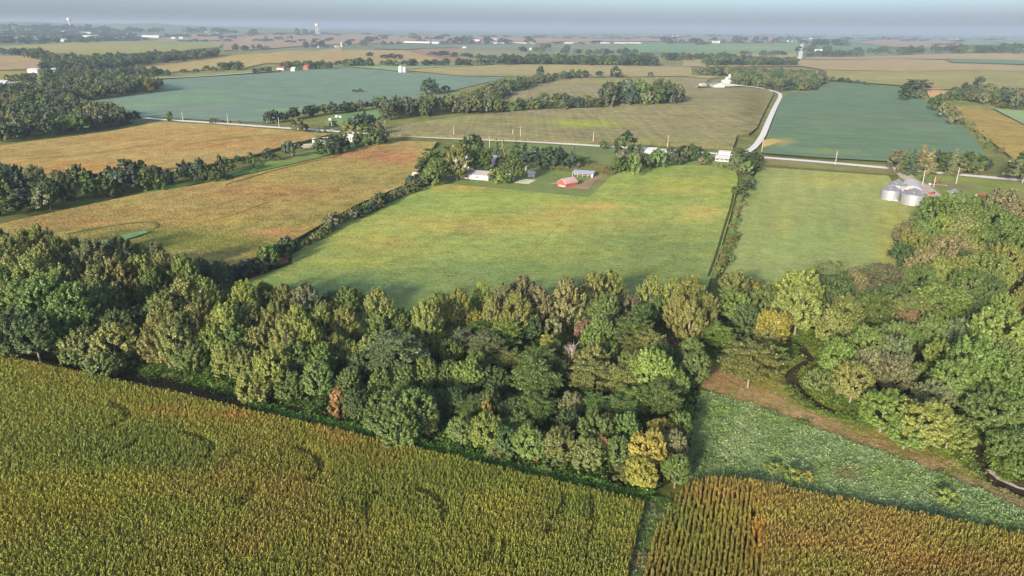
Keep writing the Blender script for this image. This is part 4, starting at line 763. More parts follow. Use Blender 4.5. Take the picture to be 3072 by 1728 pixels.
# brush along the creek between the golden fields
CB = 'the brushy creek line'
fill(T(0, 0, (-100, 1449), (250, 1400), (250, 1460)) + T(0, 1, (500, 30), (520, 110), (300, 165), (-100, 240)), 10, 'MMW', ['bl', 'dk', 'gr', 'og', 'bl'], (9, 13), CB, keep=0)
line(T(0, 1, (480, 70), (700, 55), (850, 15)) + T(0, 0, (900, 1420), (1100, 1400)), 6.5, 'MW', ['bl', 'gr', 'dk', 'gr'], (8, 11.5), CB, 2.5)
line(T(0, 0, (600, 1430), (850, 1390), (1040, 1350), (1200, 1370)), 6.5, 'MW', ['bl', 'gr', 'dk'], (8, 11), CB, 2.5)
crowns(0, 0, [(880, 1340, 130, 'M', 'bl'), (980, 1340, 120, 'M', 'bl'), (1100, 1330, 120, 'M', 'gr'), (1200, 1360, 90, 'M', 'gr'), (1270, 1320, 80, 'M', 'bl'), (1400, 1260, 110, 'M', 'bl'), (1500, 1260, 120, 'M', 'bl'), (1560, 1280, 100, 'M', 'dk'), (1660, 1230, 60, 'C', 'bl'), (1710, 1220, 90, 'M', 'gr'), (1890, 1180, 60, 'M', 'gr'), (2020, 1150, 80, 'M', 'bl'), (2180, 1110, 100, 'M', 'bl'), (1630, 1320, 100, 'W', 'gr'), (1720, 1330, 60, 'W', 'gr'), (1900, 1250, 50, 'W', 'gr'), (2090, 1180, 40, 'W', 'gr'), (1800, 1195, 70, 'W', 'dk'), (2250, 1090, 60, 'M', 'bl'), (1440, 1310, 70, 'W', 'gr')], CB)
line(T(0, 0, (1240, 1350), (1440, 1330), (1620, 1300)), 8, 'W', ['gr', 'bl', 'yg'], (5, 8), CB, 3)
line(T(0, 0, (1560, 1350), (1750, 1320), (1900, 1290), (2090, 1200)), 10, 'B', ['gr', 'yg', 'gr'], (4, 5.5), CB, 4)
crowns(0, 0, [(2420, 1060, 90, 'M', 'og'), (2420, 1110, 100, 'M', 'gr'), (2520, 1080, 120, 'M', 'bl'), (2560, 1040, 100, 'M', 'gr')], 'the small farm', .95, 1.3)
crowns(1, 0, [(60, 960, 110, 'M', 'yg'), (120, 920, 120, 'M', 'bl'), (190, 900, 120, 'M', 'bl'), (170, 990, 130, 'M', 'gr'), (260, 960, 90, 'M', 'og'), (300, 1020, 90, 'M', 'dk'), (240, 1030, 100, 'M', 'gr'), (0, 1080, 100, 'M', 'bl'), (-60, 1070, 90, 'M', 'bl')], 'the small farm', 1.0, 1.3)
crowns(0, 0, [(1280, 870, 50, 'M', 'gr'), (1605, 905, 46, 'W', 'gr'), (2240, 925, 90, 'M', 'og'), (2300, 955, 60, 'W', 'gr'), (2515, 935, 60, 'M', 'dk'), (2407, 960, 22, 'S', 'dk'), (2450, 960, 22, 'S', 'dk')], 'the county road')
line(T(0, 0, (1640, 925), (1860, 940)), 9, 'B', ['og', 'gr', 'rb'], (3.5, 5), 'the county road', 1)
# pines and trunks beside the road at the right
crowns(2, 0, [(1625, 1195, 110, 'M', 'tn'), (1700, 1180, 80, 'S', 'dk'), (1745, 1190, 90, 'S', 'bl'), (1820, 1150, 100, 'S', 'tn'), (1880, 1180, 90, 'S', 'og'), (1930, 1180, 80, 'M', 'bl'), (1990, 1200, 90, 'M', 'gr'), (2060, 1190, 80, 'S', 'og'), (2100, 1220, 90, 'M', 'og'), (2160, 1200, 110, 'M', 'gr'), (2230, 1210, 100, 'M', 'gr'), (2290, 1225, 70, 'M', 'bl'), (2540, 1260, 120, 'M', 'og'), (2580, 1220, 120, 'M', 'dk'), (1960, 1240, 70, 'W', 'dk'), (2040, 1260, 70, 'W', 'og'), (2200, 1265, 80, 'W', 'og')], 'the roadside pine row', 1.05, 1.3)
crowns(2, 0, [(1850, 1330, 60, 'B', 'og'), (1930, 1355, 50, 'B', 'or'), (1880, 1340, 50, 'B', 'gr')], 'the bin yard')
crowns(2, 0, [(1770, 630, 150, 'M', 'og'), (1730, 660, 120, 'M', 'dk'), (1690, 690, 80, 'M', 'dk'), (1800, 705, 70, 'W', 'gg'), (1740, 700, 90, 'W', 'gg'), (1900, 760, 70, 'M', 'dk'), (1950, 760, 90, 'M', 'gr'), (1990, 810, 90, 'M', 'og'), (2060, 870, 80, 'M', 'og'), (2090, 905, 50, 'W', 'gr')], 'the deep green bean field')
line(T(2, 0, (2110, 915), (2190, 990), (2300, 1090), (2400, 1160)), 7, 'B', ['og', 'gr', 'dk', 'tn'], (3.5, 5.5), 'the deep green bean field', 2)
# ------------------------------------------------------------------ woods farther off
FAR = []
def wood(pts, step, tints, hw, hr, zplane=0.0):
    poly = hit(pts, zplane); x0, y0 = poly.min(0); x1, y1 = poly.max(0)
    gx, gy = np.meshgrid(np.arange(x0, x1, step), np.arange(y0, y1, step))
    gx = gx.ravel() + rng.normal(0, step * .3, gx.size); gy = gy.ravel() + rng.normal(0, step * .3, gy.size)
    k = inside(poly, gx, gy)
    for x, y in zip(gx[k], gy[k]): FAR.append((x, y, rng.uniform(*hw), rng.uniform(*hr), tints[int(rng.integers(len(tints)))]))
def belt(pts, step, tints, hw, hr, spread=4.0, skip=0.0):
    c = hit(pts); d = np.r_[0, np.cumsum(np.hypot(*np.diff(c, axis=0).T))]; s = 0.0
    while s < d[-1]:
        if rng.uniform() >= skip:
            FAR.append((np.interp(s, d, c[:, 0]) + rng.normal(0, spread), np.interp(s, d, c[:, 1]) + rng.normal(0, spread), rng.uniform(*hw), rng.uniform(*hr), tints[int(rng.integers(len(tints)))]))
        s += step * rng.uniform(.6, 1.4)
g1 = ['bl', 'gr', 'gr', 'og', 'bl', 'gg', 'ol', 'gg']
g2 = ['bl', 'gr', 'bl', 'gr', 'gg']
wood(T(0, 0, (-120, 1100), (480, 1030), (1000, 950), (1030, 925), (730, 870), (600, 800), (-120, 760)), 10.5, g1, (10, 15), (11, 17))
wood(T(0, 0, (400, 790), (660, 770), (1210, 692), (1240, 668), (900, 625), (370, 660), (-120, 720), (-120, 770)), 13, g1, (11, 16), (11, 17))
wood(T(0, 0, (350, 640), (880, 620), (860, 585), (600, 560), (330, 590)), 16, g2, (12, 17), (12, 17))
wood(T(0, 0, (900, 585), (1275, 590), (1270, 572), (920, 560)), 16, g2, (11, 15), (12, 18))
wood(T(0, 0, (330, 552), (620, 565), (900, 530), (1280, 478), (1660, 432), (1640, 412), (1300, 430), (1000, 452), (700, 462), (420, 470), (340, 500)), 20, g2, (13, 20), (13, 20))
belt(T(0, 0, (-60, 398), (150, 420), (300, 440), (420, 462)), 14, g2, (14, 20), (12, 20), 10)
belt(T(0, 0, (1290, 560), (1500, 552), (1850, 532)), 16, g2, (10, 15), (8, 15), 5, .25)
wood(T(0, 0, (1640, 538), (1840, 530), (1840, 520), (1660, 528)), 14, g2, (13, 17), (13, 18))
belt(T(0, 0, (1900, 556), (2060, 545)), 12, g2, (9, 13), (8, 12), 4)
wood(T(0, 0, (2140, 530), (2500, 528), (2510, 515), (2150, 515)), 17, g2, (13, 18), (13, 20))
belt(T(0, 0, (100, 628), (350, 620)), 10, g2, (10, 13), (9, 11), 3)
belt(T(0, 0, (60, 612), (340, 600)), 10, g2, (10, 14), (9, 12), 3)
belt(T(0, 0, (2040, 938), (2200, 905), (2330, 880), (2576, 855)) + T(1, 0, (0, 860), (200, 830), (340, 800)), 7, g2, (8, 12), (8, 13), 3)
wood(T(1, 0, (275, 922), (600, 885), (830, 868), (1150, 855), (1110, 838), (1000, 825), (830, 830), (600, 825), (400, 845), (290, 880)), 13, g1, (11, 16), (14, 20))
wood(T(1, 0, (830, 868), (1150, 855), (1170, 800), (1280, 720), (1500, 645), (1620, 610), (1500, 612), (1250, 665), (1080, 715), (900, 770), (820, 820)), 14, g1, (11, 16), (11, 17))
belt(T(1, 0, (1120, 852), (1400, 838), (1700, 824), (1950, 810)), 5, g1, (11, 16), (10, 16), 6)
wood(T(1, 0, (1500, 830), (1710, 818), (1700, 800), (1520, 805)), 13, g2, (12, 16), (14, 19))
wood(T(1, 0, (1950, 812), (2520, 806), (2545, 780), (2400, 750), (2150, 745), (2000, 765)), 12, ['gg', 'og', 'gr', 'bl'], (14, 21), (18, 29))
belt(T(1, 0, (1600, 612), (1800, 588)), 14, g2, (12, 17), (11, 16), 6)
for zx, zy, w, h in ((670, 712, 26, 22), (640, 712, 18, 14), (790, 700, 14, 10), (720, 712, 14, 9), (1500, 612, 20, 24), (1840, 582, 20, 12), (1950, 583, 18, 12), (2065, 583, 22, 20), (2090, 585, 18, 9), (2330, 580, 12, 9), (140, 698, 10, 5), (100, 697, 8, 4)):
    p = hit(T(1, 0, (zx, zy)))[0]; FAR.append((p[0], p[1], w, h, 'bl'))
# wood beside the white machine shed
wood(T(2, 0, (80, 574), (400, 575), (385, 640), (560, 668), (720, 695), (800, 695), (1000, 685), (1060, 640), (1060, 600), (1000, 590), (700, 575), (420, 556), (200, 556)), 13.5, g1 + ['gg', 'og'], (12, 17), (12, 18))
belt(T(2, 0, (1070, 610), (1150, 617), (1300, 635), (1430, 645)), 12, g2, (8, 13), (4, 9), 4)
wood(T(2, 0, (2000, 760), (2200, 790), (2400, 790), (2650, 860), (2650, 770), (2450, 735), (2250, 690), (2050, 705)), 14, ['bl', 'og', 'gr', 'gg', 'bl', 'tn'], (11, 16), (10, 16))
wood(T(2, 0, (2330, 820), (2650, 850), (2650, 800), (2350, 790)), 12, ['rb', 'og', 'tn'], (8, 11), (3, 5))
for zx, zy in ((2230, 690), (2210, 695)):
    p = hit(T(2, 0, (zx, zy)))[0]; FAR.append((p[0], p[1], 14, 22, 'bl'))
# belts toward the horizon
g3 = ['bl', 'bl', 'dk', 'gr']
belt(T(1, 0, (-40, 503), (500, 502), (800, 500), (1170, 492)), 9, g3, (16, 22), (12, 18), 14)
wood(T(1, 0, (1210, 493), (2070, 495), (2080, 480), (1210, 474)), 22, g3, (20, 28), (16, 24))
belt(T(1, 0, (1200, 492), (2080, 496)), 12, g3, (20, 28), (14, 22), 8)
belt(T(1, 0, (980, 432), (1210, 450)), 18, g3, (16, 22), (9, 13), 6)
belt(T(1, 0, (870, 425), (950, 432)), 18, g3, (18, 24), (9, 15), 6)
for zx, zy, w, h in ((220, 436, 26, 16), (330, 450, 30, 14), (380, 450, 34, 16), (430, 450, 30, 14), (775, 434, 46, 20), (690, 425, 30, 14), (855, 438, 24, 10)):
    p = hit(T(1, 0, (zx, zy)))[0]; FAR.append((p[0], p[1], w, h, 'bl'))
wood(T(1, 0, (2100, 496), (2370, 498), (2360, 482), (2120, 478)), 20, g3, (22, 30), (18, 26))
belt(T(1, 0, (2230, 448), (2576, 455)) + T(2, 0, (0, 450), (430, 445)), 12, g3, (20, 28), (16, 22), 20)
belt(T(1, 0, (1700, 412), (1900, 418), (2230, 410)), 17, g3, (24, 32), (16, 26), 20)
belt(T(1, 0, (1340, 398), (1540, 404)), 34, g3, (28, 36), (18, 28), 16)
wood(T(2, 0, (140, 500), (840, 500), (840, 484), (500, 474), (150, 490)), 20, g3 + ['og'], (20, 28), (14, 22))
belt(T(2, 0, (510, 425), (760, 415)), 24, g3, (22, 30), (14, 22), 20)
wood(T(2, 0, (910, 432), (1340, 430), (1340, 420), (920, 418)), 36, g3, (26, 34), (16, 24))
belt(T(2, 0, (1290, 402), (1700, 402), (1980, 402), (2300, 405), (2650, 412)), 16, g3, (28, 38), (20, 30), 40)
wood(T(2, 0, (1960, 402), (2650, 410), (2650, 378), (2300, 385), (2000, 388)), 60, g3, (36, 50), (22, 32))
belt(T(2, 0, (1650, 418), (1710, 418)), 26, g3, (30, 40), (22, 28), 8)
belt(T(2, 0, (930, 388), (1130, 388)), 40, g3, (34, 44), (20, 28), 30)
belt(T(2, 0, (970, 345), (1220, 342)), 50, g3, (40, 55), (26, 36), 40)
for y, gap in ((258, .55), (268, .45), (280, .5), (292, .6), (306, .72), (322, .8)):
    belt(T(0, 0, (600, y), (2576, y + 6)) + T(1, 0, (0, y + 6), (2576, y + 14)) + T(2, 0, (0, y + 14), (900, y + 18)) + T(2, 0, (940, y + 20), (2620, y + 26)), 90, g3, (50, 90), (9, 20), 90, gap)
for (c, r, zx, zy, w, n) in ((0, 0, 1750, 380, 30, 5), (0, 0, 1900, 372, 26, 3), (0, 0, 2000, 370, 20, 1), (0, 0, 1750, 298, 40, 3), (0, 0, 1920, 300, 34, 1), (0, 0, 2130, 305, 40, 3), (0, 0, 2320, 365, 34, 3), (0, 0, 2460, 360, 44, 5), (1, 0, 230, 318, 44, 6), (1, 0, 710, 305, 40, 5), (1, 0, 890, 325, 50, 6), (1, 0, 1250, 335, 60, 4), (1, 0, 1120, 330, 40, 4), (1, 0, 2540, 330, 50, 4), (2, 0, 530, 326, 60, 8), (2, 0, 330, 325, 34, 2), (2, 0, 130, 325, 50, 3), (2, 0, 820, 318, 60, 5), (0, 0, 2250, 262, 60, 4), (0, 0, 1330, 290, 44, 4), (2, 0, 640, 322, 40, 1), (2, 0, 1500, 300, 40, 3), (1, 0, 100, 350, 40, 4), (1, 0, 400, 342, 30, 4), (1, 0, 1600, 375, 34, 3)):
    p = hit(T(c, r, (zx, zy)))[0]
    for _ in range(n): FAR.append((p[0] + rng.normal(0, w * 1.1), p[1] + rng.normal(0, w), w * rng.uniform(.7, 1.1), w * rng.uniform(.5, .8), 'bl'))
# tree cover of the town at the left horizon
wood(T(0, 0, (-60, 340), (400, 325), (1040, 300), (1050, 270), (1000, 255), (500, 250), (-60, 255)), 62, g3, (26, 44), (14, 24))
belt(T(0, 0, (-60, 232), (600, 236), (1050, 250)), 40, g3, (60, 90), (26, 44), 60)
belt(T(0, 0, (-60, 215), (600, 222), (1000, 240), (1500, 250), (1900, 258)), 60, g3, (70, 110), (26, 44), 80, .2)
belt(T(0, 0, (-60, 345), (600, 325), (1030, 303)), 22, g3, (20, 30), (12, 20), 18, .1)

# ------------------------------------------------------------------ set the trees: the largest in view stand alone, the rest form one mass
ORD = ['first', 'second', 'third', 'fourth', 'fifth', 'sixth', 'seventh', 'eighth', 'ninth', 'tenth', 'eleventh', 'twelfth', 'thirteenth', 'fourteenth', 'fifteenth', 'sixteenth', 'seventeenth', 'eighteenth', 'nineteenth', 'twentieth', 'twenty-first', 'twenty-second', 'twenty-third', 'twenty-fourth', 'twenty-fifth', 'twenty-sixth', 'twenty-seventh', 'twenty-eighth', 'twenty-ninth', 'thirtieth']
def shade(t, j=.16):
    c = np.array(TINT[t][0]); return np.clip(c * rng.uniform(1 - j, 1 + j) * rng.uniform(1 - j * .5, 1 + j * .5, 3), .01, .6)
def in_view(t):
    q = proj(np.array([[t[2], t[3], t[4] + t[6] * .6]]))[0]; m = F_PX * t[5] / q[2] * .5
    return -m < q[0] < W_PX + m and -m < q[1] < H_PX + m, q
deci, other = [], []
for t in TREES:
    ok, q = in_view(t); t.append(q)
    if not ok:
        if q[2] > 0 and -420 < q[0] < W_PX + 420 and q[1] < H_PX + 300: FAR.append((t[2], t[3], t[5], t[6], t[7]))
        continue
    (other if t[0] in 'BS' else deci).append(t)
deci.sort(key=lambda t: -(t[5] * t[6]) / t[-1][2] ** 2)
for t in deci[300:]: FAR.append((t[2], t[3], t[5], t[6], t[7]))
alone = deci[:300] + other
parts_of = {}
for t in alone: parts_of.setdefault(t[8], []).append(t)
for zone, ts in parts_of.items():
    rows = [('', ts)]
    if len(ts) > 24:
        s = sorted(ts, key=lambda t: t[-1][1]); n = len(s); k = 3 if n < 90 else 4
        nm = ['back', 'middle', 'front'] if k == 3 else ['back', 'second', 'third', 'front']
        rows = [(nm[i] + ' row of ', s[i * n // k:(i + 1) * n // k]) for i in range(k)]
    for rn, rt in rows:
        looks = {}
        for t in rt: looks.setdefault((TINT[t[7]][1], SHAPE[t[0]]), []).append(t)
        for (tn, sh), lt in looks.items():
            lt.sort(key=lambda t: t[-1][0])
            for i, t in enumerate(lt):
                where = 'in ' if rn or 'wood' in zone or 'hedge' in zone or 'line' in zone or 'windbreak' in zone else 'beside '
                lab = '%s %s %s%s%s' % (tn, sh, where if not rn else 'in the ', rn, zone)
                if len(lt) > 1: lab = '%s %s from left, %s' % (ORD[i] if i < 30 else ORD[-1], '%s %s' % (tn, sh), lab[len(tn) + len(sh) + 2:].replace('in the ', '') if rn else lab[len(tn) + len(sh) + 2:])
                t.append(lab)
NAME = {'C': 'cottonwood_tree', 'M': 'maple_tree', 'L': 'locust_tree', 'W': 'willow_tree', 'B': 'shrub', 'S': 'spruce_tree'}
NAME = {k: ('tree' if k in 'CMLW' else v) for k, v in NAME.items()}
for t in alone:
    code, var, x, y, z, w, h, tint, zone, rz = t[:10]
    cm, tm, pw, ph = PROT[(code, var)]
    e = empty(NAME[code], (x, y, z - .1), rz, t[-1], 'shrub' if code == 'B' else 'spruce' if code == 'S' else 'tree', ('shrubs of ' if code == 'B' else 'trees of ') + zone)
    e.scale = (w / pw, w / pw * rng.uniform(.92, 1.08), h / ph)
    c = link('crown', cm, e); c.color = (*shade(tint), 1)
    link('trunk', tm, e)
# the lone dead tree
p = hit(T(1, 1, (1712, 1400)))[0]
e = empty('dead_tree', (p[0], p[1], float(ground(*p)) - .1), .4, 'bare pinkish grey dead tree standing in the middle wood', 'tree'); link('trunk', bare_tree('trunk', 5, 13.5, M['deadwood']), e)
p = hit(T(2, 1, (330, 1345)))[0]
b = MB().tube([(0, 0, .3), (2.0, .6, .9), (4.2, 1.0, 1.8)], [.25, .2, .08], 6).tube([(2.0, .6, .9), (3.2, 1.6, 1.9)], [.14, .05], 5)
tag(link('fallen_branch', b.mesh('fallen_branch', M['deadwood']), loc=(p[0], p[1], 0)), 'pale fallen branch at the head of the brown path', 'branch')
FA = np.array([(a[0], a[1], a[2], a[3]) for a in FAR]); n = len(FA)
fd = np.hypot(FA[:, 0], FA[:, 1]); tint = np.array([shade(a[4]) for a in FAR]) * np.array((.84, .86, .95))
idx = rng.integers(0, len(FARP), n)
pw = np.array([p[1] for p in FARP])[idx]; ph = np.array([p[2] for p in FARP])[idx]
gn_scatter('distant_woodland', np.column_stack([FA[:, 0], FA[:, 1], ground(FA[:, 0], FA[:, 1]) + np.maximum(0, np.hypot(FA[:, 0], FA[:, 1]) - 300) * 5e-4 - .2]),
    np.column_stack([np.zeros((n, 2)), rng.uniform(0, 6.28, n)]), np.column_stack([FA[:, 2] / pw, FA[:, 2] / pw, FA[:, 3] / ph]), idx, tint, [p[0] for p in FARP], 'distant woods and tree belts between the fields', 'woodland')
print('TREES alone', len(alone), 'deci', len(deci), 'far', n)
# ------------------------------------------------------------------ buildings, bins, poles
M['white'] = noise_material('white_paint', (.42, .41, .40), (.53, .52, .51), .7, .7, .2)
M['offwhite'] = noise_material('weathered_white', (.30, .28, .26), (.44, .42, .39), .9, .8, .1)
M['tin'] = noise_material('tin_roof', (.34, .35, .37), (.46, .47, .48), .5, .5, .4, stretch=(4, .3, 1))
M['shingle'] = noise_material('grey_shingles', (.22, .20, .20), (.32, .30, .29), 1.5, .9, .1)
M['red'] = noise_material('red_barn_paint', (.34, .06, .05), (.44, .10, .08), .6, .8, .15)
M['rust'] = noise_material('rusty_tin', (.34, .17, .13), (.55, .42, .38), .5, .7, .2, stretch=(3, .5, 1))
M['galv'] = noise_material('galvanised_steel', (.34, .35, .38), (.44, .45, .48), .6, .42, .4, metal=.5, stretch=(1, 1, 3))
M['galv_roof'] = noise_material('galvanised_roof', (.20, .21, .23), (.27, .28, .30), .6, .45, .4, metal=.4)
M['glass'] = noise_material('window_glass', (.03, .035, .04), (.06, .07, .08), 1, .15, .5)
M['dark'] = noise_material('dark_opening', (.02, .02, .02), (.04, .035, .03), 1, .9, .1)
M['wood'] = noise_material('weathered_wood', (.22, .18, .14), (.36, .30, .24), 1.5, .9, .1, stretch=(1, 1, .2))
M['pole'] = noise_material('pole_wood', (.36, .31, .26), (.48, .43, .37), 1.2, .9, .1, stretch=(1, 1, .2))
M['plank'] = noise_material('pale_planks', (.30, .28, .24), (.42, .39, .35), .9, .8, .1)
M['iron'] = noise_material('dark_iron', (.05, .05, .05), (.10, .09, .08), 1, .6, .3)
M['machine'] = noise_material('red_machine', (.35, .04, .03), (.48, .08, .06), 1, .5, .4)
M['bale'] = noise_material('bale_wrap', (.55, .56, .54), (.66, .66, .64), 1, .5, .3)
M['blue'] = noise_material('blue_grey_tin', (.28, .32, .38), (.36, .40, .46), .5, .5, .3)
def gz(p): 
    r = math.hypot(p[0], p[1]); return float(land(p[0], p[1])) + (max(0, r - 300) * 6e-4 if r > 300 else 0) + .05
def gable(name, label, cat, px, L, Wd, hw, hr, wall='white', roof='tin', rz=None, wins=(), doors=(), group=None, chimney=False, over=.35, tiny=False, ends=()):
    """a gabled building: L along its local x, Wd deep, local -y looks toward the camera"""
    p = hit([px])[0]; e = empty(name, (p[0], p[1], gz(p)), YAW if rz is None else rz, label, cat, group)
    y = Wd / 2
    MB().prism([(-y, -.6), (y, -.6), (y, hw), (0, hw + hr), (-y, hw)], -L / 2, L / 2).obj('wall', M[wall], e)
    t = .16; x0, x1 = -L / 2 - over, L / 2 + over; k = hr / y; yo = y + over
    r = MB()
    for s in (-1, 1):
        prof = [(0, hw + hr + .02), (0, hw + hr + t + .02), (s * yo, hw - k * over + t + .02), (s * yo, hw - k * over + .02)]
        r.prism(prof if s > 0 else prof[::-1], x0 if s > 0 else x0 + .002, x1 if s > 0 else x1 - .002)
    ro = r.obj('roof', M[roof], e)
    if chimney: MB().box(L * .18, L * .18 + .7, .2, .9, hw, hw + hr + 1.0).obj('chimney', M['rust'], ro)
    for (x, z, w, h) in wins:
        f = MB().box(x - w / 2 - .1, x + w / 2 + .1, -y - .07, -y + .02, z - .1, z + h + .1).obj('window', M['offwhite'], e)
        MB().box(x - w / 2, x + w / 2, -y - .10, -y - .06, z, z + h).obj('pane', M['glass'], f)
    for (x, w, h, m) in doors: MB().box(x - w / 2, x + w / 2, -y - .09, -y + .02, 0, h).obj('door', M[m], e)
    for (yy, z, w, h, m, nm) in ends: MB().box(L / 2 - .02, L / 2 + .09, yy - w / 2, yy + w / 2, z, z + h).obj(nm, M[m], e)
    return e
C0 = lambda x, y: (1240 + x / 4.2933, 380 + y / 4.2933)
# central farmyard
gable('farm_building', 'long low white farm building with grey roof beside the bean field', 'building', C0(830, 672), 16.5, 7.5, 3.1, 1.9, 'white', 'shingle', wins=[(-6, 1.2, 1.6, .9), (1.2, 1.2, .9, .9)], doors=[(5, 2.2, 2.3, 'offwhite')])
gable('farm_house', 'white house with light grey roof half hidden by farmyard trees', 'house', C0(640, 560), 12, 9, 5.0, 3.0, 'white', 'tin', rz=YAW + math.radians(35), wins=[(-3.5, 1, 1, 1.5), (0, 1, 1, 1.5), (3.5, 1, 1, 1.5), (-2.5, 3.3, 1, 1.3), (2.5, 3.3, 1, 1.3)], chimney=True)
gable('small_barn', 'small weathered grey barn roof showing between dark farmyard trees', 'barn', C0(1035, 510), 7, 6, 4.0, 2.8, 'offwhite', 'tin', rz=YAW + math.radians(70))
gable('garden_shed', 'small white shed with pale roof on the farmyard lawn', 'shed', C0(1528, 648), 4.0, 3.6, 2.1, 1.3, 'white', 'tin', rz=YAW + .05, doors=[(0, 1.4, 1.9, 'offwhite')])
gable('lean_shed', 'tiny white shed at the corner of the golden corn', 'shed', C0(38, 660), 3.6, 3.0, 2.3, .8, 'white', 'tin')
rbarn = gable('red_barn', 'small red barn with silver and rusty roof above the bean field', 'barn', C0(1985, 762), 9.6, 6.8, 2.3, 2.2, 'red', 'tin', rz=YAW + math.radians(62), doors=[], ends=[(-1.2, 0, 2.0, 2.0, 'rust', 'door'), (1.8, .9, .7, .7, 'glass', 'window')])
MB().prism([(-3.72, 2.42), (-3.72, 2.47), (-.2, 4.60), (-.2, 4.55)], -5.1, 5.1).obj('roof_sheet', M['rust'], rbarn)['label'] = 'rusty brown half of the barn roof'
lt = MB().box(-5.6, -4.82, -3.2, 1.4, -.3, 1.1).obj('lean_to', M['plank'], rbarn)
p = hit([C0(1830, 735)])[0]
for i in range(4):
    b = MB().box(-2.6, 2.6, -.16, .16, 0, .14); o = tag(link('board', b.mesh('board', M['plank']), loc=(p[0] + i * .45 - 1.0, p[1] + i * 1.1 - 1.6, gz(p) + .1 + i * .03), rot=(0, 0, .5 + .22 * i)),
        '%s pale loose board %s' % (('nearest', 'second nearest', 'second farthest', 'farthest')[i], 'scattered beside the red barn'), 'board', 'boards beside the red barn')
p = hit([C0(1440, 712)])[0]
for i in range(5):
    q = p + U * (i - 2) * 1.9 * 1.35
    o = tag(link('timber_beam', MB().box(-4.6, 4.6, -.2, .2, .05, .38).mesh('timber_beam', M['plank']), loc=(q[0] + rng.normal(0, .3), q[1], gz(p)), rot=(0, 0, YAW + rng.normal(0, .03))),
        'pale timber beam on the farmyard lawn, %s of five counted from the bean field' % ('first', 'second', 'third', 'fourth', 'fifth')[i], 'beam', 'beams laid in rows on the lawn')
# open-sided metal shed
p = hit([C0(2190, 645)])[0]; e = empty('open_shed', (p[0], p[1], gz(p)), YAW + .06, 'long open shed with blue grey metal roof behind the red barn', 'shed')
MB().prism([(-3.0, 2.3), (-3.0, 2.44), (3.0, 3.3), (3.0, 3.16)], -6.6, 6.6).obj('roof', M['blue'], e)
for x in (-6.2, -3.1, 0, 3.1, 6.2): MB().box(x - .12, x + .12, -2.8, -2.55, -.3, 2.3).obj('post', M['offwhite'], e)
MB().box(-6.4, 6.4, 2.6, 2.8, -.3, 3.1).obj('wall', M['wood'], e); MB().box(5.2, 6.4, -2.7, 2.6, -.3, 2.3).obj('side_wall', M['blue'], e)
gable('small_car_shed', 'low white shed under the trees right of the white building', 'shed', C0(1225, 640), 4.4, 3.2, 2.0, .6, 'white', 'tin')
gable('hay_wagon_shed', 'tiny white roof beside the garden corn', 'shed', C0(1425, 552), 4.0, 3.0, 1.6, .6, 'white', 'tin')
# roadside houses (scale 5.152 crop of the photograph)
C1 = lambda x, y: (1800 + x / 5.152, 400 + y / 5.152)
gable('metal_building', 'tall white metal building at the road behind bushes', 'building', C1(770, 330), 9.5, 8, 3.3, 1.7, 'white', 'tin', rz=YAW + math.radians(8), doors=[(-2, 2.6, 2.6, 'offwhite')])
gable('ranch_house', 'pale roadside house with grey roof between trees', 'house', C1(1130, 375), 12, 7, 2.6, 1.5, 'offwhite', 'tin', wins=[(-4, 1, 1.2, 1), (-1, 1, 1.2, 1), (4.5, 1, 1, 1)], chimney=True)
gable('garage', 'cream garage at the end of the roadside house', 'garage', C1(1250, 400), 5.5, 6, 2.9, 1.3, 'offwhite', 'shingle', rz=YAW + math.radians(90))
m = gable('mobile_home', 'white house with striped grey roof at the corner of the lane', 'house', C1(1890, 430), 9, 7, 2.4, 1.4, 'white', 'tin', wins=[(-3, .9, 1.3, 1.1), (0, .9, 1.3, 1.1), (3, .9, 1.3, 1.1)])
MB().box(-4.4, 4.4, -5.6, -3.56, 2.0, 2.12).obj('porch_roof', M['shingle'], m)
for x in (-4.1, 0, 4.1): MB().box(x - .1, x + .1, -5.5, -5.3, 0, 2.0).obj('porch_post', M['white'], m)
gable('flat_shed', 'long white shed roof right behind the striped roof house', 'shed', C1(1925, 335), 8, 4, 2.2, .7, 'white', 'tin')
# small farm on the left
C2 = lambda x, y: (800 + x / 5.8545, 320 + y / 5.8545)
gable('poultry_house', 'long white building hidden in trees of the small left farm', 'building', C2(1020, 640), 17, 7, 2.8, 1.4, 'white', 'tin', rz=YAW + math.radians(52))
gable('farm_house', 'pinkish white house with grey roof at the small left farm', 'house', C2(1480, 600), 10.5, 7.5, 3.2, 1.8, 'offwhite', 'tin', rz=YAW + math.radians(-12), wins=[(-4, 1.2, 1, 1.3), (0, 1.2, 1, 1.3), (3.5, 1.2, 1, 1.3)], chimney=True)
gable('low_shed', 'low weathered shed in the creek brush left of the small farm', 'shed', C2(660, 720), 17, 4, 1.6, .7, 'wood', 'offwhite', rz=YAW + math.radians(42))

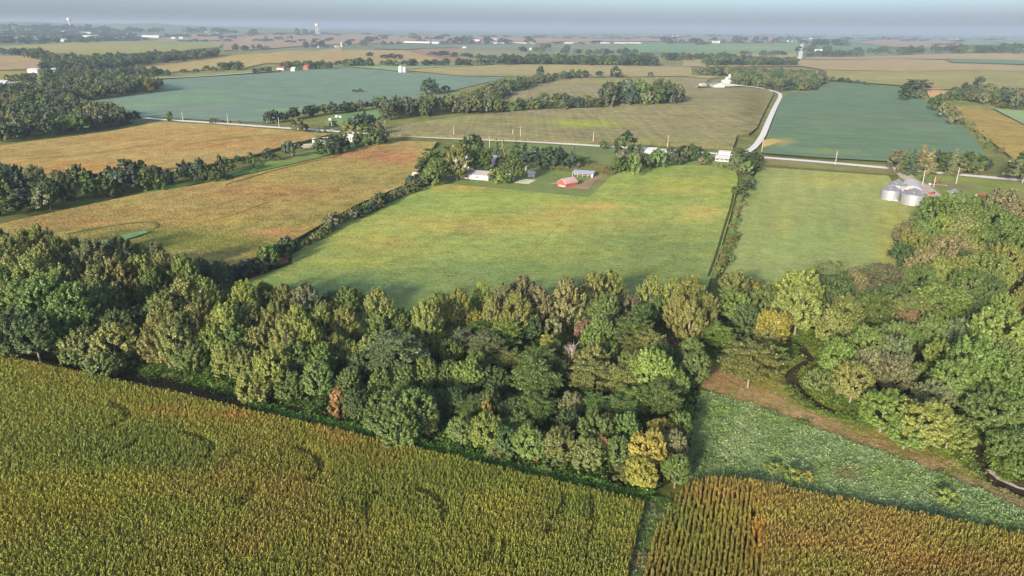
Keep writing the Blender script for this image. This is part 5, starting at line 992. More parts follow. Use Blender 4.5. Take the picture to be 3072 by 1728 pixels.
# grain bins
BINS = []
def grain_bin(label, px, Rd, hw, fan=True):
    p = hit([px])[0]; e = empty('grain_bin', (p[0], p[1], gz(p)), rng.uniform(-.2, .2), label, 'grain bin', 'grain bins')
    n = 4
    for i in range(n):
        z0, z1 = hw * i / n - (.3 if i == 0 else 0), hw * (i + 1) / n; r = Rd - .012 * (i % 2); prof = []
        m = 9
        for j in range(m + 1): prof.append((r + (.03 if j % 2 else 0), z0 + (z1 - z0) * j / m))
        MB().lathe(prof, 40).obj('ring', M['galv'], e, True)
    rh = Rd * .5
    rf = MB().lathe([(Rd + .18, hw - .08), (Rd + .18, hw + .02), (.45, hw + rh), (.42, hw + rh + .35), (.02, hw + rh + .5)], 40).obj('roof', M['galv_roof'], e)
    rb = MB()
    for k in range(20):
        a = 2 * math.pi * k / 20; c, s = math.cos(a), math.sin(a)
        rb.tube([(c * (Rd + .1), s * (Rd + .1), hw + .06), (c * .6, s * .6, hw + rh - .05)], [.05, .05], 4)
    rb.obj('rib', M['galv_roof'], rf)
    for k in (3.9, 4.9, 5.6):
        c, s = math.cos(k), math.sin(k); MB().box(c * Rd * .72 - .16, c * Rd * .72 + .16, s * Rd * .72 - .16, s * Rd * .72 + .16, hw + rh * .28, hw + rh * .28 + .42).obj('vent', M['white'], rf)
    if fan:
        f = MB().tube([(-.2, -Rd - .9, .7), (-.2, -Rd + .05, .7)], [.62, .62], 12); f.box(-1.1, -.4, -Rd - .8, -Rd + .1, 0, 1.0); f.obj('blower', M['white'], e, False)
    ld = MB()
    for x in (-.22, .22): ld.box(Rd * .98 + .06, Rd * .98 + .12, x - .03, x + .03, .5, hw)
    for k in range(int(hw / .45)): ld.box(Rd * .98 + .07, Rd * .98 + .11, -.2, .2, .6 + k * .45, .64 + k * .45)
    ld.obj('ladder', M['galv'], e)
    return e
C3 = lambda x, y: (2640 + x / 8.05, 480 + y / 8.05)
grain_bin('front left steel grain bin with grey cone roof in the bean field', C3(232, 968), 4.7, 5.7)
grain_bin('largest steel grain bin, nearest of the cluster', C3(775, 1085), 5.7, 6.0)
grain_bin('back left grain bin with bright roof behind the front left bin', C3(375, 835), 4.7, 5.7, False)
grain_bin('small lone grain bin half hidden by trees right of the cluster', C3(1735, 985), 3.7, 4.2)
# arched machine shed
p = hit([C3(735, 830)])[0]; e = empty('arched_shed', (p[0], p[1], gz(p)), YAW + math.radians(-6), 'white arched metal shed with open front behind the grain bins', 'shed')
arc = [(6.2 * math.cos(a), 6.4 * math.sin(a)) for a in np.linspace(0, math.pi, 19)]; arci = [(6.05 * math.cos(a), 6.25 * math.sin(a)) for a in np.linspace(math.pi, 0, 19)]
rows = MB(); n = 19
for yy in (-10.0, 10.0):
    rows.v += [(x, yy, z) for x, z in arc] + [(x, yy, z) for x, z in arci[::-1]]
rows.f += [(i, i + 1, 38 + i + 1, 38 + i) for i in range(18)] + [(19 + i + 1, 19 + i, 57 + i, 57 + i + 1) for i in range(18)] + [(i + 1, i, 19 + i, 19 + i + 1) for i in range(18)] + [(38 + i, 38 + i + 1, 57 + i + 1, 57 + i) for i in range(18)]
rows.obj('roof', M['white'], e, False)
gw = MB(); gw.add([(x * .97, 9.7, z * .97) for x, z in arc], [tuple(range(19))]); gw.obj('back_wall', M['white'], e)
fr = MB(); fr.add([(x * .97, -9.6, z * .97) for x, z in arc if z > 3.9], [tuple(range(len([1 for x, z in arc if z > 3.9])))]); fr.obj('front_panel', M['rust'], e)
for x in (-4.6, 4.6): MB().box(x - .15, x + .15, -9.7, -9.4, -.3, 4.0).obj('door_post', M['white'], e)
q = p - U * 5.0
e = empty('grain_cart', (q[0], q[1], gz(p)), YAW, 'red grain cart parked in the mouth of the arched shed', 'cart')
MB().prism([(-1.2, .9), (1.2, .9), (1.7, 2.6), (-1.7, 2.6)], -2.3, 2.3).obj('box', M['machine'], e)
for x in (-1.3, 1.3):
    for y in (-1.5, 1.5): MB().tube([(x, y - .2, .6), (x, y + .2, .6)], [.6, .6], 12).obj('wheel', M['iron'], e)
MB().box(2.3, 4.2, -.1, .1, .6, .75).obj('drawbar', M['iron'], e)
# loading auger
p = hit([C3(985, 900)])[0]; e = empty('grain_auger', (p[0], p[1], gz(p)), YAW + 2.4, 'pale grain auger leaning between the largest bin and driveway', 'auger')
MB().tube([(0, 0, .6), (9, 0, 6.4)], [.16, .16], 8).obj('tube', M['offwhite'], e)
for s in (-1, 1): MB().tube([(5.5, 0, 3.9), (4.2, s * 1.2, .45)], [.06, .06], 5).obj('brace', M['offwhite'], e); MB().tube([(4.2, s * 1.2 - .12, .45), (4.2, s * 1.2 + .12, .45)], [.45, .45], 12).obj('wheel', M['iron'], e)
MB().prism([(-.6, .1), (.6, .1), (.8, .9), (-.8, .9)], -.8, .4).obj('hopper', M['offwhite'], e)
# flat wagon and scrap by the driveway
p = hit([C3(1420, 640)])[0]; e = empty('flat_wagon', (p[0], p[1], gz(p)), YAW + .1, 'long dark flat wagon parked on the grass near the bins', 'wagon')
MB().box(-4.6, 4.2, -1.1, 1.1, .8, 1.0).obj('deck', M['wood'], e); MB().box(-5.6, -4.5, -.9, .9, .5, 1.5).obj('headboard', M['white'], e)
for x in (-3.2, 3.2):
    for y in (-.9, .9): MB().tube([(x, y - .15, .45), (x, y + .15, .45)], [.45, .45], 10).obj('wheel', M['iron'], e)
p = hit([C3(1250, 840)])[0]; e = empty('field_mower', (p[0], p[1], gz(p)), .3, 'small dark red mower parked beside the driveway', 'mower')
MB().box(-1.6, 1.6, -1.0, 1.0, .35, .9).obj('deck', M['machine'], e); MB().box(.4, 1.6, -.6, .6, .9, 1.4).obj('gearbox', M['iron'], e)
for y in (-1.0, 1.0): MB().tube([(-1.2, y - .1, .4), (-1.2, y + .1, .4)], [.4, .4], 10).obj('wheel', M['iron'], e)
gable('tool_shed', 'little shed with red roof among the trees right of the bins', 'shed', C3(2385, 985), 5, 4, 2.6, 1.3, 'offwhite', 'machine', rz=.4)

# farmstead with the white machine shed
C4 = lambda x, y: (2000 + x / 5.152, 180 + y / 5.152)
gable('machine_shed', 'large white machine shed with grey roof at the hilltop farm', 'shed', C4(775, 415), 24, 17, 3.4, 2.8, 'offwhite', 'galv_roof', rz=YAW + math.radians(22) + math.pi / 2, ends=[(-6, 0, 3.2, 2.8, 'tin', 'door'), (0, 0, 3.2, 2.8, 'tin', 'door'), (6, 0, 3.2, 2.8, 'tin', 'door')])
gable('livestock_shed', 'small grey shed left of the large machine shed', 'shed', C4(553, 415), 12, 6, 3.0, 2.0, 'offwhite', 'tin', rz=YAW + 1.0)
gable('hilltop_house', 'low pale building right of the large machine shed', 'house', C4(905, 375), 12, 9, 4, 2.5, 'offwhite', 'white', rz=YAW + .5)
M['silo'] = noise_material('silo_stave', (.32, .32, .32), (.42, .42, .42), .5, .8, .1)
def silo(label, px, R, h, dome='silo', name='silo', grp='far silos'):
    p = hit([px])[0]; e = empty(name, (p[0], p[1], gz(p)), 0, label, 'silo', grp)
    MB().lathe([(R, -1), (R, h)], 20).obj('wall', M['silo'], e, True)
    MB().lathe([(R + .1, h), (R * .85, h + R * .45), (R * .45, h + R * .75), (.01, h + R * .85)], 20).obj('dome', M[dome], e, True)
silo('tall silo at the hilltop farm beside the wood', C4(965, 325), 2.6, 9)
silo('squat bin right of the hilltop silo', C4(1010, 335), 3.2, 5)
silo('squat bin left of the hilltop silo', C4(930, 330), 3.2, 4.5)
C5 = lambda x, y: (900 + x / 4.2933, 50 + y / 4.2933)
silo('left one of the two pale silos beside the blue green soybeans', C5(1298, 722), 4.6, 8.5)
silo('right one of the two pale silos beside the blue green soybeans', C5(1348, 722), 4.0, 7.5)
silo('white silo at the farm in the middle distance', C5(540, 398), 5, 20)
# bales in the pasture
for i, (x, y, lb) in enumerate(((1118, 250, 'nearest'), (1235, 198, 'middle'), (1292, 205, 'rightmost'))):
    p = hit([C2(x, y)])[0]; tag(link('hay_bale', MB().tube([(-.8, 0, .8), (.8, 0, .8)], [.95, .95], 14).mesh('hay_bale', M['bale']), loc=(p[0], p[1], gz(p)), rot=(0, 0, i)), '%s white wrapped bale in the small pasture' % lb, 'bale', 'white bales in the pasture').scale = (1.3, 1.3, 1.3)
# shack by the creek in the middle wood
gable('creek_shack', 'little weathered shack by the creek under the left trees', 'shack', T(0, 1, (1048, 1238))[0], 4.4, 3.6, 2.2, 1.0, 'wood', 'plank', rz=.5, wins=[(.3, .9, .8, .7)])
# utility poles
def pole(px, label, h=9.5, arm=True, lamp=False):
    p = hit([px])[0]; e = empty('utility_pole', (p[0], p[1], gz(p)), YAW + math.pi / 2, label, 'pole', 'utility poles along the road')
    MB().tube([(0, 0, -.5), (0, 0, h)], [.26, .18], 8).obj('post', M['pole'], e)
    if arm:
        a = MB().box(-1.1, 1.1, -.08, .08, h - .7, h - .52).obj('crossarm', M['pole'], e)
        for x in (-1, 0, 1): MB().tube([(x, 0, h - .52), (x, 0, h - .28)], [.06, .05], 6).obj('insulator', M['offwhite'], a)
    if lamp: MB().tube([(.3, 0, h - 2.2), (.3, 0, h - 1.2)], [.32, .32], 10).obj('transformer', M['offwhite'], e)
i = 0
for c, x, y in ((0, 1383, 918), (0, 1723, 942), (0, 2108, 970), (0, 2506, 990), (1, 333, 995), (1, 850, 1042), (1, 1352, 1052), (1, 1900, 1092), (1, 2462, 1112), (2, 597, 1145), (2, 1150, 1248), (2, 1738, 1302), (2, 2062, 1388), (2, 2562, 1382)):
    i += 1; pole(T(c, 0, (x, y))[0], 'utility pole along the county road, %s from the left' % ORD[i - 1])
pole(C3(1015, 625), 'yard pole with transformer beside the driveway', 9, True, True); pole(C3(1290, 660), 'short pole in the scrap by the driveway', 6, False); pole(T(1, 0, (1118, 1120))[0], 'yard pole in the gap between farmyard trees', 9); pole(T(1, 0, (1292, 1035))[0], 'short thin pole beside the road behind the spruces', 6, False)

# ------------------------------------------------------------------ far buildings
M['pale'] = noise_material('dulled_white', (.34, .34, .34), (.44, .44, .43), .3, .8, .1)
M['palerf'] = noise_material('dulled_roof', (.30, .31, .33), (.38, .39, .41), .3, .8, .1)
M['dullred'] = noise_material('dulled_red', (.20, .07, .06), (.28, .10, .09), .3, .8, .1)
def far_b(name, label, cat, px, L, Wd, hw, hr, wall='white', roof='white', group=None, rz=None):
    f = {'white': 'pale', 'offwhite': 'pale', 'tin': 'palerf', 'red': 'dullred', 'machine': 'dullred', 'rust': 'dullred'}
    gable(name, label, cat, px, L * .85, Wd * .85, hw * .85, hr * .85, f.get(wall, wall), 'palerf' if roof in ('white', 'tin', 'offwhite') else f.get(roof, roof), group=group, rz=rz, over=.1)
for c, x, y, L, W2, h, lb in ((0, 270, 552, 30, 14, 6, 'left of two white sheds behind the left wood'), (0, 440, 552, 34, 20, 6, 'right of two white sheds behind the left wood'), (0, 135, 660, 30, 18, 5, 'bigger white shed at the left edge lot'), (0, 30, 662, 24, 14, 4.5, 'smaller white shed at the left edge lot'), (0, 30, 640, 26, 12, 4, 'grey roofed shed at the left edge')):
    far_b('farm_shed', lb, 'shed', T(c, 0, (x, y))[0], L, W2, h, 3, 'white', 'white' if 'grey' not in lb else 'tin', 'white sheds at the left')
far_b('red_barn', 'far red barn among trees beyond the blue green soybeans', 'barn', T(0, 0, (2320, 527))[0], 16, 12, 5, 5, 'red', 'machine')
far_b('white_barn', 'small white barn at the edge of the blue green soybeans', 'barn', T(0, 0, (2220, 540))[0], 11, 10, 5, 4)
far_b('farm_house', 'reddish house left of the far red barn', 'house', T(0, 0, (2125, 530))[0], 20, 10, 4, 3, 'offwhite', 'rust')
far_b('warehouse', 'long white warehouse in the middle distance', 'warehouse', T(1, 0, (580, 328))[0], 190, 40, 9, 3)
far_b('warehouse', 'blue grey warehouse right of the long white one', 'warehouse', T(1, 0, (690, 332))[0], 110, 44, 10, 3, 'blue', 'blue')
far_b('warehouse', 'low white warehouse beside a far tree clump', 'warehouse', T(1, 0, (1010, 312))[0], 85, 34, 9, 3)
for k, (x, L) in enumerate(((1120, 150), (1200, 90), (1350, 130), (1430, 80), (1690, 120), (1790, 260), (1880, 120), (1990, 80), (2110, 110), (2210, 120))):
    far_b('poultry_barn', 'far white low barn on the long row, %s from the left' % ORD[k], 'barn', T(1, 0, (x, 330))[0], L * .8, 18, 4.5, 2.2, group='row of far white barns')
fb = sorted([(1, 930, 366), (1, 1432, 378), (1, 1160, 308), (1, 1215, 305), (2, 240, 328), (2, 262, 328), (2, 1040, 388), (2, 1010, 388), (2, 820, 318), (2, 850, 316), (2, 790, 320), (2, 2020, 306), (2, 2070, 306), (2, 970, 300), (0, 1310, 297), (0, 1370, 297), (0, 2400, 364), (1, 20, 350), (2, 705, 322), (0, 2540, 360), (1, 2290, 268), (1, 2420, 278), (1, 2500, 278), (1, 2540, 280), (0, 1640, 262), (0, 1560, 250)], key=lambda t: t[0] * 2576 + t[1])
for k, (c, x, y) in enumerate(fb):
    s = 1.0 if y > 350 else 1.6
    far_b('farm_building', 'tiny white farm building near the horizon, %s from the left' % ORD[k], 'building', T(c, 0, (x, y))[0], 20 * s, 12 * s, 6 * s, 3.5 * s, group='tiny far farm buildings', rz=rng.uniform(0, 3))
tw = np.random.default_rng(3)
for k in range(64):
    x, y = tw.uniform(60, 1020), tw.uniform(262, 322)
    if y > 335 - x * .035: continue
    s = tw.uniform(1.0, 1.7)
    far_b('town_house', 'tiny pale house among the trees of the far town', 'house', T(0, 0, (x, y))[0], 17 * s, 12 * s, 6 * s, 4 * s, 'white' if tw.uniform() < .65 else 'offwhite', ('white', 'tin', 'tin', 'rust')[int(tw.integers(4))], 'houses of the far town', tw.uniform(0, 3))
for k, (x, y, L) in enumerate(((460, 252, 120), (640, 262, 180), (690, 290, 150), (200, 300, 190), (330, 305, 140), (1150, 286, 170), (540, 262, 60))):
    far_b('town_hall', 'large pale building in the far town, %s from the left' % ('third', 'fifth', 'sixth', 'first', 'second', 'seventh', 'fourth')[k], 'building', T(0, 0, (x, y))[0], L, 40, 14, 5, 'white', ('offwhite', 'white')[k % 2], 'large buildings of the far town')
def water_tower(label, px, H, Rb, legs):
    p = hit([px])[0]; e = empty('water_tower', (p[0], p[1], gz(p)), 0, label, 'water tower', 'water towers')
    if legs:
        for a in range(6):
            c, s = math.cos(a * math.pi / 3), math.sin(a * math.pi / 3); MB().tube([(c * Rb * 1.15, s * Rb * 1.15, -1), (c * Rb * .8, s * Rb * .8, H * .72)], [.9, .9], 6).obj('leg', M['white'], e)
        MB().tube([(0, 0, -1), (0, 0, H * .72)], [1.8, 1.8], 10).obj('riser', M['white'], e)
    else: MB().lathe([(Rb * .8, -1), (Rb * .4, H * .12), (Rb * .34, H * .6), (Rb * .7, H * .72)], 20).obj('pedestal', M['white'], e, True)
    MB().lathe([(.05, H * .66), (Rb * .7, H * .70), (Rb, H * .8), (Rb, H * .88), (Rb * .7, H * .96), (.05, H)], 24).obj('tank', M['white'], e, True)
water_tower('white pedestal water tower over the far town', T(0, 0, (535, 232))[0], 95, 15, False)
water_tower('white water tower on legs standing past the purplish field', T(0, 0, (2398, 268))[0], 88, 14, True)
p = hit(T(0, 0, (1403, 262)))[0]; e = empty('radio_mast', (p[0], p[1], gz(p)), 0, 'thin pale radio mast right of the far town', 'mast')
MB().tube([(0, 0, 0), (0, 0, 95)], [1.1, .6], 5).obj('post', M['offwhite'], e); MB().box(-2, 2, -.5, .5, 88, 90).obj('crossarm', M['offwhite'], e)
# ------------------------------------------------------------------ standing corn and meadow weeds near the camera
def corn_mesh(seed):
    r = random.Random(seed); b = MB(); H = 2.35; var = []
    b.tube([(0, 0, 0), (r.uniform(-.05, .05), 0, H * .9)], [.035, .02], 3, False)
    for k in range(9):
        z = .75 + k * .17; a = k * math.pi * 1.02 + r.uniform(-.5, .5); L = r.uniform(.42, .68) * (1 - .03 * k); c, s = math.cos(a), math.sin(a)
        w = .075; rise = .22 + .35 * (k / 9)
        pts = [(0, z), (L * .35, z + rise), (L * .75, z + rise * .85), (L, z + rise * .2 - .1)]
        ws = [w * .6, w, w * .8, .01]
        vs = []
        for (q, zz), ww in zip(pts, ws): vs += [(c * q - s * ww, s * q + c * ww, zz), (c * q + s * ww, s * q - c * ww, zz)]
        b.add(vs, [(0, 1, 3, 2), (2, 3, 5, 4), (4, 5, 7, 6)])
    for k in range(3):
        a = r.uniform(0, 6.28); b.add([(-.02, 0, H * .88), (.02, 0, H * .88), (math.cos(a) * .14, math.sin(a) * .14, H + r.uniform(.1, .3))], [(0, 1, 2)])
    me = b.mesh('corn_plant', M['leaf_c'])
    a = me.attributes.new('var', 'FLOAT', 'POINT'); zz = np.array([v[2] for v in b.v])
    a.data.foreach_set('value', np.clip(np.random.default_rng(seed).uniform(0, .8, len(zz)), 0, 1).astype(np.float32))
    return me
M['leaf_c'] = leaf_material('corn_leaves', 'instance', .16)
CORNP = [proto('corn_plant', corn_mesh(s)) for s in range(4)]
def weed_mesh(seed, n, hh, sp, lf):
    r = np.random.default_rng(seed)
    p = np.column_stack([r.normal(0, sp, n), r.normal(0, sp, n), r.uniform(.1, 1, n) * hh])
    V3, F = leaf_cards(r, p, r.normal(0, .5, (n, 3)) + np.array([0, 0, .9]), r.normal(0, .6, (n, 3)) + np.array([0, 0, .8]), r.uniform(.6, 1.3, n) * lf, 2.0)
    return mesh_np('weed', V3, F, [M['leaf_c']], {'var': ('FLOAT', np.repeat(r.uniform(0, .9, n), 6))})
WEEDP = [proto('weed', weed_mesh(s, 70, .7, .38, .13)) for s in (11, 12, 13)]
def vnoise(x, y, s, seed):
    """smooth value noise on the ground"""
    x = x / s + seed * 17.13; y = y / s + seed * 31.7; xi, yi = np.floor(x), np.floor(y); fx, fy = x - xi, y - yi
    def hsh(a, b): q = np.sin(a * 127.1 + b * 311.7 + seed) * 43758.5453; return q - np.floor(q)
    fx, fy = fx * fx * (3 - 2 * fx), fy * fy * (3 - 2 * fy)
    return (hsh(xi, yi) * (1 - fx) + hsh(xi + 1, yi) * fx) * (1 - fy) + (hsh(xi, yi + 1) * (1 - fx) + hsh(xi + 1, yi + 1) * fx) * fy
def fbm(x, y, s, seed): return .5 * vnoise(x, y, s, seed) + .3 * vnoise(x, y, s / 2.1, seed + 1) + .2 * vnoise(x, y, s / 4.3, seed + 2)
def frustum(x, y, z, m=240):
    q = proj(np.column_stack([x, y, np.full(len(x), z)])); return (q[:, 0] > -m) & (q[:, 0] < W_PX + m) & (q[:, 1] < H_PX + m * 1.6) & (q[:, 2] > 1)
CG, CY, CO, CD, CB2 = np.array((0.265, 0.291, 0.053)), np.array((0.414, 0.376, 0.064)), np.array((0.425, 0.280, 0.077)), np.array((0.159, 0.221, 0.048)), np.array((0.329, 0.275, 0.064))
def corn(name, poly, rowsp, plsp, base, spots, label, heading=U, gaps=(), size=1.0, bend=None, mixes=(CG, CY, CB2), zs=1.0):
    x0, y0 = poly.min(0) - 5; x1, y1 = poly.max(0) + 5
    hd = heading / np.hypot(*heading); sd = np.array([hd[1], -hd[0]])
    cs = np.array([(x0, y0), (x1, y0), (x0, y1), (x1, y1)]); a0, a1 = (cs @ sd).min(), (cs @ sd).max(); b0, b1 = (cs @ hd).min(), (cs @ hd).max()
    A, B = np.meshgrid(np.arange(a0, a1, rowsp), np.arange(b0, b1, plsp)); A, B = A.ravel(), B.ravel()
    B = B + rng.uniform(-.4, .4, A.size) * plsp; A = A + rng.normal(0, .05, A.size)
    X = A * sd[0] + B * hd[0]; Y = A * sd[1] + B * hd[1]
    k = inside(poly, X, Y); X, Y = X[k], Y[k]
    k = frustum(X, Y, 1.5); X, Y = X[k], Y[k]
    n1, n2, n3 = fbm(X, Y, 26, 3), fbm(X, Y, 9, 8), rng.uniform(0, 1, len(X))
    k = np.ones(len(X), bool)
    low = np.zeros(len(X), bool)
    for g, wd in gaps: low |= seg_dist(X, Y, [tuple(p) for p in hit(g, 2.0)]) < wd * rng.uniform(.6, 1.4, len(X))
    k &= n3 > .04
    X, Y, n1, n2, low = X[k], Y[k], n1[k], n2[k], low[k]
    w1, w2 = .7 * sstep(.38, .66, n1)[:, None], sstep(.45, .68, n2)[:, None]
    col = mixes[0] * (1 - w1) + mixes[1] * w1; col = col * (1 - .5 * w2) + mixes[2] * .5 * w2
    q = proj(np.column_stack([X, Y, np.full(len(X), 1.6)]))
    for sx, sy, rx, ry, c, w in spots:
        g = w * np.exp(-(((q[:, 0] - sx * K) / (rx * K)) ** 2 + ((q[:, 1] - sy * K) / (ry * K)) ** 2)) * (.55 + .9 * n2); g = np.clip(g, 0, 1)[:, None]
        col = col * (1 - g) + np.asarray(c) * g
    n = len(X); col = col * rng.uniform(.88, 1.12, n)[:, None] * rng.uniform(.96, 1.04, (n, 3))
    s = rng.uniform(.9, 1.1, n) * size
    gn_scatter(name, np.column_stack([X, Y, ground(X, Y) + .02]), np.column_stack([rng.normal(0, .08, (n, 2)), rng.uniform(0, 6.28, n)]), np.column_stack([s * .92, s * .92, s * zs * rng.uniform(.94, 1.06, n) * np.where(low, rng.uniform(.6, .82, n), 1)]), rng.integers(0, len(CORNP), n), col, CORNP, label, 'corn')
    return n
def arc(cx, cy, rx, ry, a0, a1, n=14): return D(*[(cx + rx * math.cos(math.radians(a)), cy + ry * math.sin(math.radians(a))) for a in np.linspace(a0, a1, n)])
gl0 = [(arc(1020, 1290, 100, 62, 185, 250), .55), (arc(1020, 1290, 100, 62, 290, 380), .55), (arc(1010, 1300, 82, 70, 170, 200), .4), (arc(230, 1045, 92, 35, 300, 420), .5), (arc(690, 1175, 118, 52, 215, 260), .5), (arc(690, 1175, 118, 52, 300, 400), .5), (arc(440, 1130, 95, 40, 280, 395), .5),
      (D((1382, 1335), (1400, 1310), (1420, 1280), (1430, 1245)), .6), (D((1492, 1250), (1492, 1310)), .4), (D((1222, 1410), (1248, 1360)), .45), (D((1260, 1410), (1275, 1360)), .45), (D((610, 1262), (640, 1235)), .8), (D((265, 1155), (340, 1115)), .5), (D((1505, 1300), (1480, 1360)), .35)]
gl = [(g, w * 1.8) for g, w in gl0]
YB = np.array((.40, .37, .06))
sl = [(330, 1215, 150, 26, YB, .85), (200, 1262, 150, 24, YB, .75), (420, 1195, 80, 18, YB, .6), (160, 1290, 150, 30, np.array((0.272, 0.263, 0.034)), .8), (470, 1230, 90, 40, CB2, .8), (700, 1180, 180, 60, np.array((0.247, 0.197, 0.038)), .5), (440, 1040, 90, 14, CO, .7), (600, 1050, 50, 16, CO, .8), (840, 1085, 70, 14, CO, .9), (860, 1110, 40, 14, CO, .8), (560, 1190, 40, 40, CO, .55), (740, 1230, 60, 40, CO, .45), (640, 1380, 60, 30, CO, .45), (860, 1400, 120, 60, CB2, .6), (800, 1320, 160, 60, CB2, .6), (700, 1260, 80, 40, CB2, .55),
      (250, 1120, 260, 50, CD, .75), (120, 1060, 140, 60, CG, .6), (460, 1160, 160, 40, CD, .6), (1000, 1260, 180, 50, CD, .5), (1180, 1200, 200, 30, CD, .5), (1450, 1270, 140, 50, CD, .7), (1250, 1270, 80, 30, CY, .5), (1320, 1400, 200, 60, CG, .7), (1000, 1400, 160, 60, CG, .5), (200, 1400, 260, 60, CG, .5), (1500, 1400, 80, 60, CD, .5)]
n = corn('standing_corn', hit(CORN_L, 2.2), .54, .235, CG, sl, 'tall green and gold corn filling the lower left', gaps=gl, size=.68, zs=1.45)
sr = [(1800, 1250, 90, 30, CO, .75), (2050, 1290, 200, 30, CB2, .7), (1740, 1360, 110, 90, CG, .75), (1700, 1290, 40, 30, CD, .7), (1905, 1330, 16, 70, np.array((0.445, 0.242, 0.043)), .8), (2050, 1360, 60, 30, CO, .5), (2250, 1380, 120, 40, CO, .5), (2350, 1420, 100, 20, np.array((0.420, 0.165, 0.051)), .5), (2450, 1350, 160, 40, CG, .5), (2050, 1430, 140, 40, CG, .55), (1900, 1300, 100, 20, CY, .5)]
CR1 = D((1694, 1252), (1742, 1206), (1800, 1197), (1890, 1204), (1900, 1300), (1910, 1400), (1925, 1570), (1590, 1570), (1612, 1460), (1640, 1370), (1664, 1300))
CR2 = D((1891, 1204), (2000, 1229), (2200, 1269), (2400, 1306), (2576, 1340), (2750, 1376), (2750, 1570), (1926, 1570), (1911, 1400), (1901, 1300))
mr = (np.array((0.261, 0.216, 0.054)), np.array((0.347, 0.258, 0.061)), np.array((0.309, 0.212, 0.057)))
n2 = corn('standing_corn', hit(CR1, 2.2), .84, .22, CG, sr, 'brown gold corn in clear rows right of the grass strip', mixes=mr, size=.62, zs=1.5)
n3 = corn('standing_corn', hit(CR2, 2.2), .62, .26, CG, sr, 'dense brown gold corn filling the lower right corner', mixes=mr, size=.72, zs=1.35)
# coarser stand on the golden field left of the beans
CF = D((2470, 790), (2500, 740), (2576, 690), (2680, 660), (2680, 830), (2576, 815), (2510, 805))
n4 = corn('standing_corn', hit(CF, 1.5), 1.5, .5, CG, [], 'patch of corn rows enclosed by the right wood', heading=np.array([math.sin(math.radians(52)), math.cos(math.radians(52))]), mixes=(np.array((0.247, 0.197, 0.043)), np.array((0.322, 0.242, 0.051)), CB2))
TREES_IN = 0
CP = D((1362, 412), (1400, 410), (1560, 418), (1570, 428), (1545, 440), (1480, 436), (1370, 424))
n5 = corn('standing_corn', hit(CP, 1.0), 1.4, .6, CG, [], 'small garden patch of corn behind the red barn', heading=U, size=1.05, mixes=(np.array((.210, .225, .085)), np.array((.270, .260, .100)), np.array((.24, .22, .09))))
# meadow weeds
def weeds(name, poly, dens, mixes, spots, label, size=1.0, xy=False, near=None):
    p = poly if xy else hit(poly); x0, y0 = p.min(0); x1, y1 = p.max(0); N = int((x1 - x0) * (y1 - y0) * dens)
    X, Y = rng.uniform(x0, x1, N), rng.uniform(y0, y1, N); k = inside(p, X, Y); X, Y = X[k], Y[k]; k = frustum(X, Y, .5); X, Y = X[k], Y[k]
    if near is not None:
        dd = seg_dist(X, Y, near[0]); k = ~inside(near[3], X, Y) & (dd > near[1]) & (dd < near[2] * (.6 + .8 * fbm(X, Y, 9, 61))); X, Y = X[k], Y[k]
    n1, n2 = fbm(X, Y, 14, 21), fbm(X, Y, 5, 31); w = sstep(.4, .6, n1)[:, None]; w2 = sstep(.5, .66, n2)[:, None]
    col = mixes[0] * (1 - w) + mixes[1] * w; col = col * (1 - w2 * .6) + mixes[2] * w2 * .6
    q = proj(np.column_stack([X, Y, np.full(len(X), .4)]))
    for sx, sy, rx, ry, c, wt in spots:
        g = np.clip(wt * np.exp(-(((q[:, 0] - sx * K) / (rx * K)) ** 2 + ((q[:, 1] - sy * K) / (ry * K)) ** 2)), 0, 1)[:, None]; col = col * (1 - g) + np.asarray(c) * g
    n = len(X); col = col * rng.uniform(.86, 1.14, n)[:, None]; s = rng.uniform(.6, 1.35, n) * size * (.75 + .6 * n2)
    gn_scatter(name, np.column_stack([X, Y, ground(X, Y)]), np.column_stack([rng.normal(0, .15, (n, 2)), rng.uniform(0, 6.28, n)]), np.column_stack([s * 1.2, s * 1.2, s]), rng.integers(0, len(WEEDP), n), col, WEEDP, label, 'weeds'); return n
MG, ML, MD = np.array((0.266, 0.366, 0.162)), np.array((0.308, 0.397, 0.187)), np.array((0.204, 0.311, 0.080))
n6 = weeds('meadow_weeds', D((1722, 1203), (1735, 1130), (1765, 985), (1850, 1012), (2000, 1062), (2150, 1122), (2300, 1172), (2450, 1232), (2576, 1292), (2700, 1350), (2700, 1380), (2576, 1340), (2400, 1306), (2200, 1268), (2000, 1228), (1900, 1204), (1800, 1194)), 2.6, (MG, ML, MD),
    [(1790, 1040, 70, 30, MD, .9), (1760, 1150, 40, 50, np.array((0.098, 0.171, 0.043)), .8), (2130, 1190, 30, 20, np.array((0.322, 0.244, 0.130)), .7), (1960, 1060, 40, 16, MD, .6), (2250, 1190, 60, 14, MD, .6), (1850, 1190, 160, 10, np.array((0.110, 0.183, 0.065)), .7), (2300, 1280, 240, 12, np.array((0.124, 0.207, 0.108)), .6)], 'mint green knee-high weeds covering the meadow')
HAY = D((1790, 905), (1950, 900), (1970, 938), (1985, 985), (2055, 1038), (2135, 1062), (2240, 1090), (2330, 1125), (2430, 1170), (2500, 1222), (2700, 1290), (2700, 1345), (2576, 1288), (2450, 1230), (2300, 1170), (2150, 1120), (2000, 1060), (1850, 1008), (1762, 965))
GRS = (np.array((0.124, 0.195, 0.037)), np.array((0.173, 0.231, 0.048)), np.array((0.088, 0.146, 0.031)))
n7 = weeds('bank_weeds', np.array([(30, 120), (190, 120), (260, 260), (30, 330)], float), 1.7, GRS, [], 'rank green weeds on the creek banks', 1.5, xy=True, near=(CREEK, 2.3, 11.0, hit(HAY)))
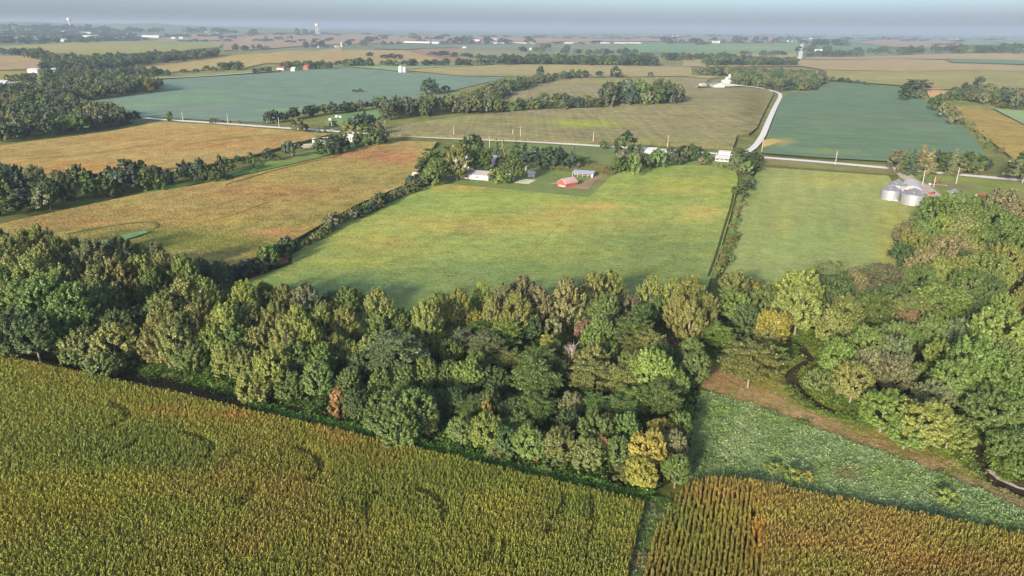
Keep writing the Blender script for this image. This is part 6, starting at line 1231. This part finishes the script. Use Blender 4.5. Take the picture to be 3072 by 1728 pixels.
EDGE = hit(D((620, 1018), (900, 1080), (1100, 1126), (1300, 1174), (1500, 1218), (1640, 1250), (1640, 1264), (1500, 1236), (1300, 1190), (1100, 1142), (900, 1096), (620, 1034)))
n8 = weeds('edge_weeds', EDGE, 2.4, (np.array((0.088, 0.183, 0.031)), np.array((0.124, 0.244, 0.043)), np.array((0.061, 0.122, 0.028))), [], 'dark green weeds along the foot of the middle wood', 1.5, xy=True)
n9 = weeds('strip_weeds', D((1626, 1258), (1700, 1245), (1664, 1300), (1640, 1370), (1608, 1470), (1590, 1570), (1536, 1570), (1564, 1470), (1590, 1380), (1612, 1300)), 2.4, (np.array((0.160, 0.231, 0.076)), np.array((0.124, 0.207, 0.043)), np.array((0.222, 0.244, 0.119))), [(1600, 1410, 16, 18, np.array((0.322, 0.183, 0.097)), .7)], 'tangled weeds on the strip between the near corn fields', .9)
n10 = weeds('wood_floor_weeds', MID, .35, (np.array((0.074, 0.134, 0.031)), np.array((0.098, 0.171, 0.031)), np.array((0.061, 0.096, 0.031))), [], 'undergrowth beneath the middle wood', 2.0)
n11 = weeds('hay_stubble', HAY, 1.5,
    (np.array((.270, .285, .095)), np.array((.320, .300, .115)), np.array((.190, .235, .070))), [(2020, 1055, 60, 10, np.array((0.469, 0.353, 0.204)), .8), (2300, 1163, 120, 9, np.array((0.469, 0.353, 0.204)), .8), (1800, 955, 50, 20, np.array((0.335, 0.231, 0.130)), .8), (2150, 1105, 90, 8, np.array((0.445, 0.329, 0.184)), .8), (2480, 1230, 80, 9, np.array((0.445, 0.340, 0.193)), .8)], 'short dry grass clumps on the mown strip and path', .55)
print('CORN', n, n2, n4, n5, 'WEEDS', n6, n7, n8, n9, n10)
# sandbar at the creek bend
p = hit(D((2480, 1175), (2520, 1180), (2560, 1205), (2600, 1232), (2560, 1222), (2510, 1200)))
drape('sandbar', p, noise_material('sand', P((176, 168, 156)), P((206, 198, 186)), .8, world=True), (1, 1, 1), h=-.55, spacing=2, xy=True, label='pale sandbar at the creek bend', cat='sand')
# ------------------------------------------------------------------ the hazy air
def build_haze():
    m = NT('hazy_air')
    v = m.n('ShaderNodeVolumePrincipled')
    v.inputs['Color'].default_value = (.39, .49, .61, 1); v.inputs['Density'].default_value = HAZE; v.inputs['Anisotropy'].default_value = 0.0
    m.l(v.outputs[0], m.out.inputs['Volume'])
    b = MB().box(-27000, 27000, -27000, 27000, -40, 172)
    tag(b.obj('haze', m.m), 'thin bluish summer haze lying over the land', 'haze', kind='stuff')
build_haze()
